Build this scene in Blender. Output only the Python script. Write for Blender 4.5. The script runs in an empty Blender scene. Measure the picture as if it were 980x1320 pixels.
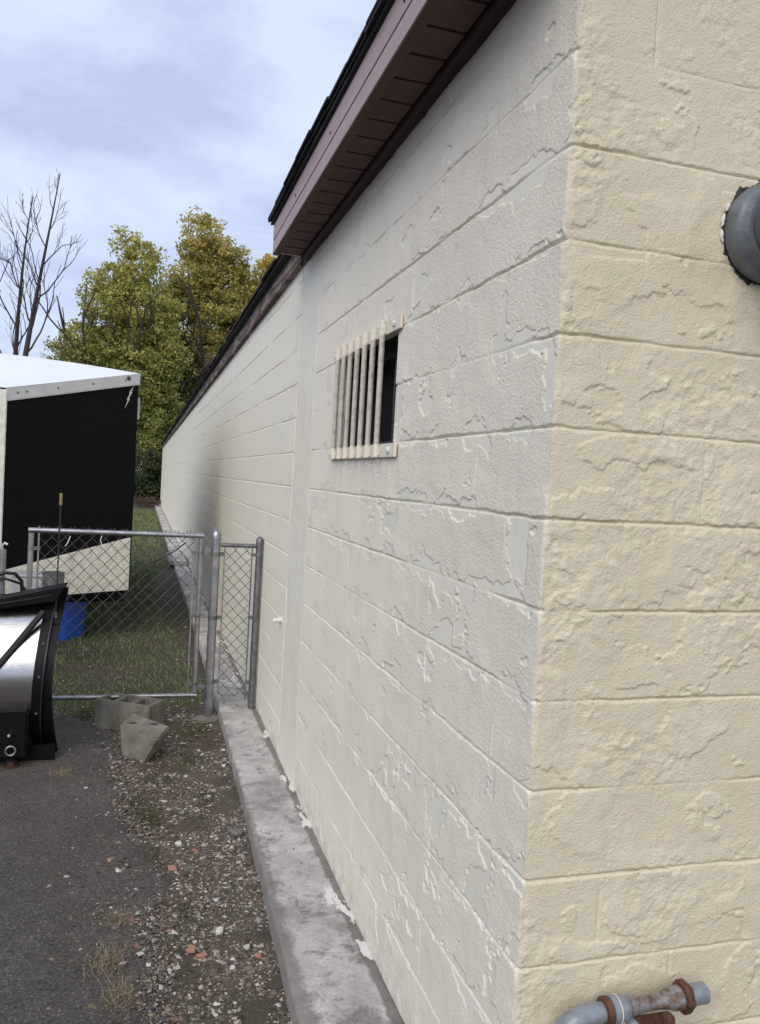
import bpy, bmesh, math, random
import numpy as np
from mathutils import Vector, Matrix
random.seed(7)
RNG = np.random.default_rng(7)
scene = bpy.context.scene
COL = scene.collection
PI = math.pi

# ------------------------------------------------------------------ camera
def camera():
    yaw, pitch, roll, fpx = 0.288291, -0.0382754, 0.0563358, 1038.96
    f = Vector((math.sin(yaw)*math.cos(pitch), math.cos(yaw)*math.cos(pitch), math.sin(pitch)))
    r = Vector((math.cos(yaw), -math.sin(yaw), 0)); u = r.cross(f)
    c, s = math.cos(roll), math.sin(roll)
    r2 = c*r + s*u; u2 = -s*r + c*u
    cam = bpy.data.cameras.new('camera'); o = bpy.data.objects.new('camera', cam); COL.objects.link(o)
    m = Matrix((r2, u2, -f)).transposed().to_4x4()
    m.translation = Vector((-0.855108, -1.592535, 1.748648))
    o.matrix_world = m
    cam.sensor_fit = 'VERTICAL'; cam.sensor_height = 36.0; cam.lens = 36.0*fpx/1320.0
    cam.clip_start = 0.02; cam.clip_end = 2000
    scene.camera = o
camera()

# ------------------------------------------------------------------ light
SUN_EL, SUN_AZ = math.radians(36), math.radians(213)      # azimuth clockwise from +Y
def light():
    w = bpy.data.worlds.new('World'); scene.world = w; w.use_nodes = True
    nt = w.node_tree; N = nt.nodes; L = nt.links; N.clear()
    out = N.new('ShaderNodeOutputWorld'); bg = N.new('ShaderNodeBackground'); L.new(bg.outputs[0], out.inputs[0])
    sky = N.new('ShaderNodeTexSky'); sky.sky_type = 'NISHITA'; sky.sun_disc = False
    sky.sun_elevation = SUN_EL; sky.sun_rotation = SUN_AZ; sky.air_density = 1.0; sky.dust_density = 1.5
    tc = N.new('ShaderNodeTexCoord')
    mp = N.new('ShaderNodeMapping'); mp.inputs['Scale'].default_value = (1.6, 1.6, 3.6); mp.inputs['Rotation'].default_value = (0.25, -0.35, 0.6)
    L.new(tc.outputs['Generated'], mp.inputs[0])
    n1 = N.new('ShaderNodeTexNoise'); n1.inputs['Scale'].default_value = 2.6; n1.inputs['Detail'].default_value = 7; n1.inputs['Roughness'].default_value = .58; n1.inputs['Distortion'].default_value = .35
    L.new(mp.outputs[0], n1.inputs['Vector'])
    r1 = N.new('ShaderNodeValToRGB'); e = r1.color_ramp.elements
    e[0].position = .38; e[0].color = (4.5, 5.2, 7.3, 1); e[1].position = .63; e[1].color = (6.3, 7.15, 8.8, 1)
    m_ = e.new(.5); m_.color = (5.3, 6.15, 8.1, 1)
    L.new(n1.outputs[0], r1.inputs[0])
    mx = N.new('ShaderNodeMixRGB'); mx.inputs[0].default_value = .88
    L.new(sky.outputs[0], mx.inputs[1]); L.new(r1.outputs[0], mx.inputs[2])
    L.new(mx.outputs[0], bg.inputs[0]); bg.inputs[1].default_value = 0.083
    sd = bpy.data.lights.new('sun', 'SUN'); sd.energy = 1.5; sd.angle = math.radians(48); sd.color = (1.0, .90, .74)
    so = bpy.data.objects.new('sun', sd); COL.objects.link(so)
    d = Vector((math.sin(SUN_AZ)*math.cos(SUN_EL), math.cos(SUN_AZ)*math.cos(SUN_EL), math.sin(SUN_EL)))
    so.rotation_euler = (-d).to_track_quat('-Z', 'Y').to_euler(); so.location = d*40
light()
vs = scene.view_settings
vs.view_transform = 'Standard'; vs.look = 'None'; vs.exposure = 0.6; vs.gamma = 1.0; vs.use_curve_mapping = False

# ------------------------------------------------------------------ helpers
def tag(o, label=None, cat=None, group=None, kind=None):
    if label: o['label'] = label
    if cat: o['category'] = cat
    if group: o['group'] = group
    if kind: o['kind'] = kind
    return o

def empty(name, loc, label, cat, group=None):
    o = bpy.data.objects.new(name, None); COL.objects.link(o); o.location = loc; o.empty_display_size = .1
    return tag(o, label, cat, group)

def link(name, me, mat=None, parent=None):
    o = bpy.data.objects.new(name, me); COL.objects.link(o)
    if mat and not me.materials: me.materials.append(mat)
    if parent is not None:
        o.parent = parent
        p = parent; off = Vector((0, 0, 0))
        while p is not None:
            off += p.location; p = p.parent
        o.location = -off            # meshes are written in world coordinates
    return o

class MB:
    def __init__(s): s.v = []; s.f = []
    def add(s, vs, fs):
        b = len(s.v); s.v += [tuple(map(float, p)) for p in vs]; s.f += [tuple(b+i for i in q) for q in fs]; return s
    def box(s, x0, x1, y0, y1, z0, z1):
        return s.add([(x0,y0,z0),(x1,y0,z0),(x1,y1,z0),(x0,y1,z0),(x0,y0,z1),(x1,y0,z1),(x1,y1,z1),(x0,y1,z1)],
                     [(3,2,1,0),(4,5,6,7),(0,1,5,4),(1,2,6,5),(2,3,7,6),(3,0,4,7)])
    def hexa(s, p):   # 8 corner points, bottom ring then top ring
        return s.add(p, [(3,2,1,0),(4,5,6,7),(0,1,5,4),(1,2,6,5),(2,3,7,6),(3,0,4,7)])
    def tube(s, pts, r, n=8, caps=True):
        pts = [Vector(p) for p in pts]; rs = r if isinstance(r, (list, tuple)) else [r]*len(pts)
        b = len(s.v); prev = None
        for i, p in enumerate(pts):
            t = (pts[min(i+1, len(pts)-1)] - pts[max(i-1, 0)]).normalized()
            if prev is None:
                a = Vector((0,0,1)) if abs(t.z) < .9 else Vector((1,0,0)); x = t.cross(a).normalized()
            else:
                x = prev - t*prev.dot(t)
                x = x.normalized() if x.length > 1e-6 else t.orthogonal().normalized()
            prev = x; y = t.cross(x)
            for k in range(n):
                a = 2*PI*k/n; q = p + (x*math.cos(a) + y*math.sin(a))*rs[i]; s.v.append(tuple(q))
        for i in range(len(pts)-1):
            for k in range(n):
                s.f.append((b+i*n+k, b+i*n+(k+1)%n, b+(i+1)*n+(k+1)%n, b+(i+1)*n+k))
        if caps:
            s.f.append(tuple(b+k for k in range(n))[::-1]); s.f.append(tuple(b+(len(pts)-1)*n+k for k in range(n)))
        return s
    def lathe(s, o, axis, prof, n=24):
        # prof: (distance along axis, radius)
        o = Vector(o); a = Vector(axis).normalized(); return s.tube([o + a*d for d, _ in prof], [max(r, 1e-4) for _, r in prof], n)
    def prism(s, poly, axis, a0, a1):
        # poly in the two other axes (cyclic order kept x<y<z)
        n = len(poly); ax = [i for i in range(3) if i != axis]; vs = []
        for a in (a0, a1):
            for p in poly:
                q = [0,0,0]; q[ax[0]] = p[0]; q[ax[1]] = p[1]; q[axis] = a; vs.append(q)
        fs = [tuple(range(n))[::-1], tuple(range(n, 2*n))] + [(i, (i+1)%n, n+(i+1)%n, n+i) for i in range(n)]
        return s.add(vs, fs)
    def rot(s, piv, a):
        c, t = math.cos(a), math.sin(a)
        s.v = [(piv[0]+(x-piv[0])*c-(y-piv[1])*t, piv[1]+(x-piv[0])*t+(y-piv[1])*c, z) for x, y, z in s.v]; return s
    def build(s, name, mat, parent=None, smooth=False, bevel=0, seg=2):
        me = bpy.data.meshes.new(name); bm = bmesh.new()
        vs = [bm.verts.new(p) for p in s.v]
        for f in s.f:
            try: bm.faces.new([vs[i] for i in f])
            except ValueError: pass
        bmesh.ops.recalc_face_normals(bm, faces=bm.faces[:])
        if bevel:
            ed = [e for e in bm.edges if len(e.link_faces) == 2 and e.calc_face_angle(0) > .6]
            bmesh.ops.bevel(bm, geom=ed, offset=bevel, segments=seg, affect='EDGES', clamp_overlap=True)
        if smooth:
            for f in bm.faces: f.smooth = True
            for e in bm.edges:
                if len(e.link_faces) == 2 and e.calc_face_angle(0) > .7: e.smooth = False
        bm.to_mesh(me); bm.free()
        return link(name, me, mat, parent)

def np_mesh(name, v, f, smooth=False, col=None):
    me = bpy.data.meshes.new(name); v = np.asarray(v, np.float32); f = np.asarray(f, np.int32); k = f.shape[1]
    me.vertices.add(len(v)); me.vertices.foreach_set('co', v.ravel())
    me.loops.add(f.size); me.loops.foreach_set('vertex_index', f.ravel())
    me.polygons.add(len(f)); me.polygons.foreach_set('loop_start', np.arange(0, f.size, k, dtype=np.int32))
    me.polygons.foreach_set('use_smooth', np.full(len(f), smooth, bool))
    if col is not None:
        a = me.color_attributes.new('tone', 'FLOAT_COLOR', 'POINT')
        c = np.ones((len(v), 4), np.float32); c[:, :3] = col; a.data.foreach_set('color', c.ravel())
    me.update(calc_edges=True)
    return me

# ---- numpy noise
def _hash(ix, iy, seed):
    h = (ix.astype(np.int64)*374761393 + iy.astype(np.int64)*668265263 + seed*974711) & 0xffffffff
    h = ((h ^ (h >> 13))*1274126177) & 0xffffffff
    return ((h ^ (h >> 16)) & 0xffffff)/float(0xffffff)
def vnoise(x, y, seed=0):
    x = np.asarray(x, float); y = np.asarray(y, float)
    ix = np.floor(x); iy = np.floor(y); fx = x-ix; fy = y-iy
    fx = fx*fx*(3-2*fx); fy = fy*fy*(3-2*fy)
    a = _hash(ix,iy,seed); b = _hash(ix+1,iy,seed); c = _hash(ix,iy+1,seed); d = _hash(ix+1,iy+1,seed)
    return (a*(1-fx)+b*fx)*(1-fy) + (c*(1-fx)+d*fx)*fy
def fbm(x, y, seed=0, octs=4, gain=.5):
    t = 0; a = 1; s = 0
    for i in range(octs):
        t = t + a*vnoise(x*2**i + 17.3*i, y*2**i - 9.1*i, seed+i); s += a; a *= gain
    return t/s
def sstep(a, b, x):
    t = np.clip((x-a)/(b-a), 0, 1); return t*t*(3-2*t)

# ---- materials
MATS = {}
def mat(name, base, rough=.6, metal=0., var=.0, var_scale=20., bump=0., bump_scale=200., base2=None, spec=.5, stretch=None, detail=5, tone=False, coat=0, lo=.35, hi=.65):
    if name in MATS: return MATS[name]
    m = bpy.data.materials.new(name); m.use_nodes = True; nt = m.node_tree; N = nt.nodes; L = nt.links
    b = N['Principled BSDF']; b.inputs['Roughness'].default_value = rough; b.inputs['Metallic'].default_value = metal
    b.inputs['Specular IOR Level'].default_value = spec; b.inputs['Coat Weight'].default_value = coat
    geo = N.new('ShaderNodeNewGeometry'); vec = geo.outputs['Position']
    if stretch:
        mp = N.new('ShaderNodeMapping'); mp.inputs['Scale'].default_value = stretch; L.new(vec, mp.inputs[0]); vec = mp.outputs[0]
    if base2 is None: base2 = tuple(c*(1-var) for c in base)
    n = N.new('ShaderNodeTexNoise'); n.inputs['Scale'].default_value = var_scale; n.inputs['Detail'].default_value = detail; n.inputs['Roughness'].default_value = .6
    L.new(vec, n.inputs['Vector'])
    r = N.new('ShaderNodeValToRGB'); e = r.color_ramp.elements
    e[0].position = lo; e[0].color = (*base2, 1); e[1].position = hi; e[1].color = (*base, 1)
    L.new(n.outputs[0], r.inputs[0]); c = r.outputs[0]
    if tone:
        at = N.new('ShaderNodeAttribute'); at.attribute_name = 'tone'
        mx = N.new('ShaderNodeMixRGB'); mx.blend_type = 'MULTIPLY'; mx.inputs[0].default_value = 1
        L.new(c, mx.inputs[1]); L.new(at.outputs[0], mx.inputs[2]); c = mx.outputs[0]
    L.new(c, b.inputs['Base Color'])
    if bump:
        nb = N.new('ShaderNodeTexNoise'); nb.inputs['Scale'].default_value = bump_scale; nb.inputs['Detail'].default_value = 4
        L.new(vec, nb.inputs['Vector'])
        bp = N.new('ShaderNodeBump'); bp.inputs['Strength'].default_value = 1; bp.inputs['Distance'].default_value = bump
        L.new(nb.outputs[0], bp.inputs['Height']); L.new(bp.outputs[0], b.inputs['Normal'])
    MATS[name] = m; return m

class NT:
    """tiny node-graph helper"""
    def __init__(s, m):
        m.use_nodes = True; s.N = m.node_tree.nodes; s.L = m.node_tree.links; s.b = s.N['Principled BSDF']
        s.pos = s.N.new('ShaderNodeNewGeometry').outputs['Position']
        sp = s.N.new('ShaderNodeSeparateXYZ'); s.L.new(s.pos, sp.inputs[0]); s.x, s.y, s.z = sp.outputs
    def noise(s, scale, detail=5, rough=.6, stretch=None, dist=0):
        v = s.pos
        if stretch:
            mp = s.N.new('ShaderNodeMapping'); mp.inputs['Scale'].default_value = stretch; s.L.new(v, mp.inputs[0]); v = mp.outputs[0]
        n = s.N.new('ShaderNodeTexNoise'); n.inputs['Scale'].default_value = scale; n.inputs['Detail'].default_value = detail
        n.inputs['Roughness'].default_value = rough; n.inputs['Distortion'].default_value = dist; s.L.new(v, n.inputs['Vector']); return n.outputs[0]
    def ramp(s, v, a, b, ca=(0,0,0), cb=(1,1,1)):
        r = s.N.new('ShaderNodeValToRGB'); e = r.color_ramp.elements
        e[0].position = a; e[0].color = (*ca, 1); e[1].position = b; e[1].color = (*cb, 1); s.L.new(v, r.inputs[0]); return r.outputs[0]
    def maprange(s, v, a, b, c=0., d=1.):
        r = s.N.new('ShaderNodeMapRange'); s.L.new(v, r.inputs[0])
        for i, q in enumerate((a,b,c,d)): r.inputs[i+1].default_value = q
        return r.outputs[0]
    def math(s, op, a, b=None):
        n = s.N.new('ShaderNodeMath'); n.operation = op
        for i, q in enumerate((a, b)):
            if q is None: continue
            if isinstance(q, (int, float)): n.inputs[i].default_value = q
            else: s.L.new(q, n.inputs[i])
        return n.outputs[0]
    def mix(s, f, a, b, mode='MIX'):
        n = s.N.new('ShaderNodeMixRGB'); n.blend_type = mode
        for i, q in enumerate((f, a, b)):
            if isinstance(q, tuple): n.inputs[i].default_value = (*q, 1)
            elif isinstance(q, (int, float)): n.inputs[i].default_value = q
            else: s.L.new(q, n.inputs[i])
        return n.outputs[0]
    def attr(s, name):
        a = s.N.new('ShaderNodeAttribute'); a.attribute_name = name; return a.outputs
    def bump(s, h, dist, strength=1, prev=None):
        b = s.N.new('ShaderNodeBump'); b.inputs['Distance'].default_value = dist; b.inputs['Strength'].default_value = strength
        s.L.new(h, b.inputs['Height'])
        if prev is not None: s.L.new(prev, b.inputs['Normal'])
        return b.outputs[0]
    def done(s, col, normal=None, rough=.6):
        s.L.new(col, s.b.inputs['Base Color']) if not isinstance(col, tuple) else None
        if normal is not None: s.L.new(normal, s.b.inputs['Normal'])
        if isinstance(rough, (int, float)): s.b.inputs['Roughness'].default_value = rough
        else: s.L.new(rough, s.b.inputs['Roughness'])

def paint_left():
    m = bpy.data.materials.new('white_block_paint'); g = NT(m)
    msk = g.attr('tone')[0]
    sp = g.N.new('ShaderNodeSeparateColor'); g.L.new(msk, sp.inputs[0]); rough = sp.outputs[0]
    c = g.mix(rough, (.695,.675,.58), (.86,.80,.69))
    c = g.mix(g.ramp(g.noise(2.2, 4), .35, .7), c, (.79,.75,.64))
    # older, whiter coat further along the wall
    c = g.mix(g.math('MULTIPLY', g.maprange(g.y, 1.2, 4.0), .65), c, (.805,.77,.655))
    # grime runs and faint bluish smears
    st = g.ramp(g.noise(5, 5, stretch=(1, 6, .5)), .56, .74)
    c = g.mix(g.math('MULTIPLY', st, .22), c, (.47,.47,.45))
    # bare brown edge left unpainted under the soffit of the front part
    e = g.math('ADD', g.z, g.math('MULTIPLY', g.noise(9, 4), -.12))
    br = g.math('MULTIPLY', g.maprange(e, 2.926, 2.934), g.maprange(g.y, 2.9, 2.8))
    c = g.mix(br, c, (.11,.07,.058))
    # thin chips of dark showing through
    chip = g.ramp(g.noise(38, 3), .735, .75)
    c = g.mix(g.math('MULTIPLY', chip, .55), c, (.28,.25,.22))
    # splash dirt close to the ledge
    lo = g.math('MULTIPLY', g.maprange(g.z, .26, .06), g.ramp(g.noise(14, 5), .4, .62))
    c = g.mix(g.math('MULTIPLY', lo, .5), c, (.33,.31,.28))
    # thin rust runs below the window grille
    run = g.math('MULTIPLY', g.math('MULTIPLY', g.maprange(g.z, 1.60, 1.84), g.maprange(g.z, 1.842, 1.836)), g.math('MULTIPLY', g.maprange(g.y, 1.08, 1.14), g.maprange(g.y, 2.16, 2.08)))
    run = g.math('MULTIPLY', run, g.ramp(g.noise(16, 5, .7, stretch=(1, 1.6, .16)), .50, .68))
    c = g.mix(g.math('MULTIPLY', run, .38), c, (.36,.27,.19))
    h1 = g.noise(125, 5, .7)
    amt = g.math('ADD', g.math('MULTIPLY', rough, g.maprange(g.y, .9, 2.6, .85, .25)), .15)
    hh = g.math('MULTIPLY', h1, amt)
    nb = g.bump(hh, .0054, 1)
    g.done(c, nb, .62); g.b.inputs['Specular IOR Level'].default_value = .3
    return m
def paint_right():
    m = bpy.data.materials.new('cream_block_paint'); g = NT(m)
    c = g.mix(g.ramp(g.noise(3.0, 4), .35, .7), (.63,.575,.43), (.685,.63,.485))
    c = g.mix(g.math('MULTIPLY', g.ramp(g.noise(6, 5, stretch=(5, 1, .6)), .58, .72), .18), c, (.52,.46,.36))
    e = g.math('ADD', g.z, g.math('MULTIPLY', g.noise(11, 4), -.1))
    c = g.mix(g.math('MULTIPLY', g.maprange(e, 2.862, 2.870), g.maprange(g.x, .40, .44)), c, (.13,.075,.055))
    chip = g.ramp(g.noise(75, 4, .7), .715, .74)
    c = g.mix(g.math('MULTIPLY', chip, .5), c, (.36,.30,.22))
    pit = g.ramp(g.noise(210, 3, .7), .70, .73)
    c = g.mix(g.math('MULTIPLY', pit, .35), c, (.30,.26,.19))
    grime = g.math('MULTIPLY', g.ramp(g.noise(2.3, 6, .7), .5, .75), .16)
    c = g.mix(grime, c, (.45,.41,.32))
    nb = g.bump(g.noise(190, 4, .6), .0028, 1)
    g.done(c, nb, .5); g.b.inputs['Specular IOR Level'].default_value = .35
    return m
M_LEFT = paint_left(); M_RIGHT = paint_right()
M_GALV = mat('galvanised_steel', (.42,.43,.45), .38, .85, var=.35, var_scale=14, bump=.0006, bump_scale=90)
M_GALVD = mat('dull_galvanised_steel', (.24,.25,.26), .5, .8, var=.4, var_scale=20)
M_WIRE = mat('weathered_wire', (.10,.103,.10), .55, .3, var=.4, var_scale=12)
M_RUST = mat('rust', (.15,.066,.036), .62, .25, base2=(.06,.030,.021), var_scale=45, bump=.002, bump_scale=120)
M_GREYPAINT = mat('blue_grey_pipe_paint', (.215,.245,.285), .30, .0, base2=(.15,.155,.165), var_scale=35, bump=.001, bump_scale=80, coat=.2, lo=.3, hi=.55)
M_RUSTYGREY = mat('rust_streaked_grey_paint', (.215,.22,.225), .4, .1, base2=(.12,.060,.038), var_scale=42, bump=.0015, bump_scale=90, lo=.40, hi=.60)
M_BLACK = mat('black_plow_paint', (.007,.007,.008), .42, 0, var=.3, var_scale=9, spec=.16)
M_TRAILER = mat('black_trailer_skin', (.0055,.0055,.0065), .4, 0, var=.3, var_scale=2, stretch=(1,1,40), spec=.10)
M_WHITE = mat('white_trailer_roof', (.82,.84,.86), .22, .15, var=.06, var_scale=3)
M_ALU = mat('aluminium_trim', (.62,.62,.62), .4, .35, var=.12, var_scale=10)
M_STEEL = mat('stainless_steel', (.62,.61,.60), .17, 1, var=.12, var_scale=6, stretch=(.3,1,22), bump=.0003, bump_scale=60)
M_DARKGLASS = mat('dark_window_glass', (.012,.013,.015), .08, 0)
M_DARK = mat('dark_window_frame', (.02,.02,.022), .4, 0, var=.3)
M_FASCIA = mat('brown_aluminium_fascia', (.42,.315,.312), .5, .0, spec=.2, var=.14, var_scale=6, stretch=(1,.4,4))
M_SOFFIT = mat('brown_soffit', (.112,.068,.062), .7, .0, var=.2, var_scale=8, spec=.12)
M_TRIM = mat('dark_brown_trim', (.040,.021,.019), .6, 0, var=.4, var_scale=16, spec=.25)
M_SHINGLE = mat('black_shingle', (.022,.021,.022), .9, 0, var=.4, var_scale=80, bump=.003, bump_scale=300)
M_OLDWOOD = mat('weathered_fascia_wood', (.10,.065,.052), .85, 0, base2=(.27,.22,.20), var_scale=7, bump=.006, bump_scale=40, stretch=(1,.35,3), lo=.40, hi=.50)
M_MORTAR = None
M_BLOCKC = mat('old_concrete', (.235,.222,.19), .9, 0, base2=(.13,.122,.10), var_scale=11, bump=.004, bump_scale=160)
M_BLUE = mat('blue_plastic', (.028,.14,.80), .42, 0, var=.2, var_scale=12)
M_IRON = mat('grille_iron', (.52,.495,.45), .45, .0, base2=(.30,.255,.22), var_scale=38, bump=.001, bump_scale=150, lo=.28, hi=.50)
M_PLATE = mat('cream_grille_paint', (.70,.665,.575), .5, 0, base2=(.50,.40,.30), var_scale=34, lo=.24, hi=.42)
M_BARK = mat('bark', (.075,.06,.05), .9, 0, var=.5, var_scale=6, bump=.02, bump_scale=20)
M_DEADBARK = mat('dead_bark', (.055,.045,.042), .9, 0, var=.4, var_scale=5)
M_HOSE = mat('black_rubber', (.012,.012,.012), .5, 0)
M_CAULK_HOLE = mat('dark_caulk_hole_shade', (.05,.045,.042), .8, 0, var=.5, var_scale=60, bump=.004, bump_scale=150)
M_WHITECAULK = mat('white_caulk', (.72,.70,.66), .6, 0, var=.15, var_scale=60)
M_FLUE = mat('flue_steel', (.19,.22,.26), .42, .35, base2=(.12,.135,.15), var_scale=16, bump=.0008, bump_scale=120)
M_RED = mat('red_brown_rod', (.13,.045,.04), .6, 0, var=.3)
M_STRAW = mat('dry_straw', (.29,.235,.15), .9, 0, tone=True)

# ================================================================== SETTING
def ground_materials():
    m = bpy.data.materials.new('soil'); g = NT(m)
    c = g.mix(g.ramp(g.noise(5, 6), .35, .65), (.066,.052,.039), (.135,.108,.082))
    c = g.mix(g.math('MULTIPLY', g.ramp(g.noise(2.5, 5), .5, .64), .7), c, (.060,.062,.028))
    c = g.mix(g.ramp(g.noise(140, 3), .60, .68), c, (.20,.18,.155))
    far = g.maprange(g.y, 5.0, 9.0)
    c = g.mix(g.math('MULTIPLY', far, .75), c, (.040,.052,.020))
    g.done(c, g.bump(g.noise(60, 6, .65), .02), .95)
    a = bpy.data.materials.new('asphalt'); g = NT(a)
    c = g.mix(g.ramp(g.noise(2.2, 6), .35, .68), (.053,.046,.040), (.110,.098,.086))
    vo = g.N.new('ShaderNodeTexVoronoi'); vo.inputs['Scale'].default_value = 105; g.L.new(g.pos, vo.inputs['Vector'])
    vo.inputs['Randomness'].default_value = 1.0
    sep = g.N.new('ShaderNodeSeparateColor'); g.L.new(vo.outputs['Color'], sep.inputs[0])
    c = g.mix(g.math('MULTIPLY', g.ramp(g.noise(150, 6, .75), .50, .70), .75), c, (.19,.175,.16))
    c = g.mix(g.math('MULTIPLY', g.ramp(g.noise(210, 4, .7), .56, .66), .6), c, (.022,.020,.019))
    spot = g.math('MULTIPLY', g.ramp(sep.outputs[1], .90, .93), g.ramp(vo.outputs['Distance'], .25, .45, (1,1,1), (0,0,0)))
    c = g.mix(g.math('MULTIPLY', spot, .8), c, (.33,.31,.28))
    c = g.mix(g.math('MULTIPLY', g.ramp(g.noise(1.4, 5), .52, .66), .5), c, (.085,.075,.066))
    dirt = g.math('ADD', g.maprange(g.x, -1.25, -.66), g.math('MULTIPLY', g.noise(9, 8, .72), 1.0))
    c = g.mix(g.math('MULTIPLY', g.ramp(dirt, 1.0, 1.22), .8), c, (.075,.064,.053))
    c = g.mix(g.math('MULTIPLY', g.ramp(g.noise(85, 6, .8), .53, .62), .8), c, (.21,.197,.18))
    c = g.mix(g.math('MULTIPLY', g.ramp(g.noise(60, 6, .8), .54, .62), .85), c, (.017,.015,.013))
    c = g.mix(g.math('MULTIPLY', g.ramp(g.noise(24, 6, .75), .56, .68), .6), c, (.030,.026,.022))
    c = g.mix(g.math('MULTIPLY', g.ramp(g.noise(40, 5, .8), .64, .67), .85), c, (.33,.31,.285))
    h = g.math('ADD', g.math('MULTIPLY', vo.outputs['Distance'], -.3), g.noise(90, 6, .7))
    g.done(c, g.bump(h, .014), .88)
    k = bpy.data.materials.new('ledge_concrete'); g = NT(k)
    c = g.mix(g.ramp(g.noise(3.2, 7, .68), .36, .66), (.31,.29,.28), (.62,.60,.58))
    c = g.mix(g.math('MULTIPLY', g.ramp(g.noise(9, 7, .75, dist=.5), .5, .64), .85), c, (.17,.152,.140))
    c = g.mix(g.math('MULTIPLY', g.ramp(g.noise(70, 4), .6, .66), .5), c, (.15,.135,.125))
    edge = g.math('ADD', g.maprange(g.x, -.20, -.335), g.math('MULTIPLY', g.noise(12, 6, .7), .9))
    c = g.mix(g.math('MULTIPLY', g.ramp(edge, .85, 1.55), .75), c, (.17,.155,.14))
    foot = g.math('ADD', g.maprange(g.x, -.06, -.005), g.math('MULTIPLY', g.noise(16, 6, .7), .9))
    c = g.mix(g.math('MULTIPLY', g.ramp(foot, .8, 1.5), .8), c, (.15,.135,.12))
    # peeled white paint at the foot of the wall
    near = g.maprange(g.x, -.15, -.03)
    p = g.math('ADD', g.noise(5.5, 5, .62, stretch=(2.2, .8, 1)), g.math('MULTIPLY', near, .13))
    c = g.mix(g.ramp(p, .715, .722), c, (.72,.71,.68))
    g.done(c, g.bump(g.noise(45, 7, .7), .008), .85)
    global M_MORTAR
    t = bpy.data.materials.new('smeared_mortar'); g = NT(t)
    c = g.mix(g.ramp(g.noise(4, 6, stretch=(1, 3, .8)), .35, .65), (.75,.72,.62), (.81,.775,.665))
    c = g.mix(g.math('MULTIPLY', g.ramp(g.noise(9, 5, stretch=(1, 2, .4)), .56, .7), .2), c, (.58,.555,.48))
    g.done(c, g.bump(g.noise(20, 5, stretch=(1, 2, .5)), .010), .6)
    M_MORTAR = t
    return m, a, k
M_SOIL, M_ASPHALT, M_LEDGE = ground_materials()

def asphalt_edge(y):        # x of the ragged east edge of the tarmac
    xs = [-3, 0.9, 1.9, 3.1, 3.9, 4.4, 4.7]; vals = [-.69, -.70, -.735, -.83, -1.0, -1.35, -2.2]
    return np.interp(y, xs, vals)

def height_ground(x, y):
    return .010*(fbm(x*3, y*3, 5, 3)-.5) + .014*(fbm(x*14, y*14, 15, 3)-.5)

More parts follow.
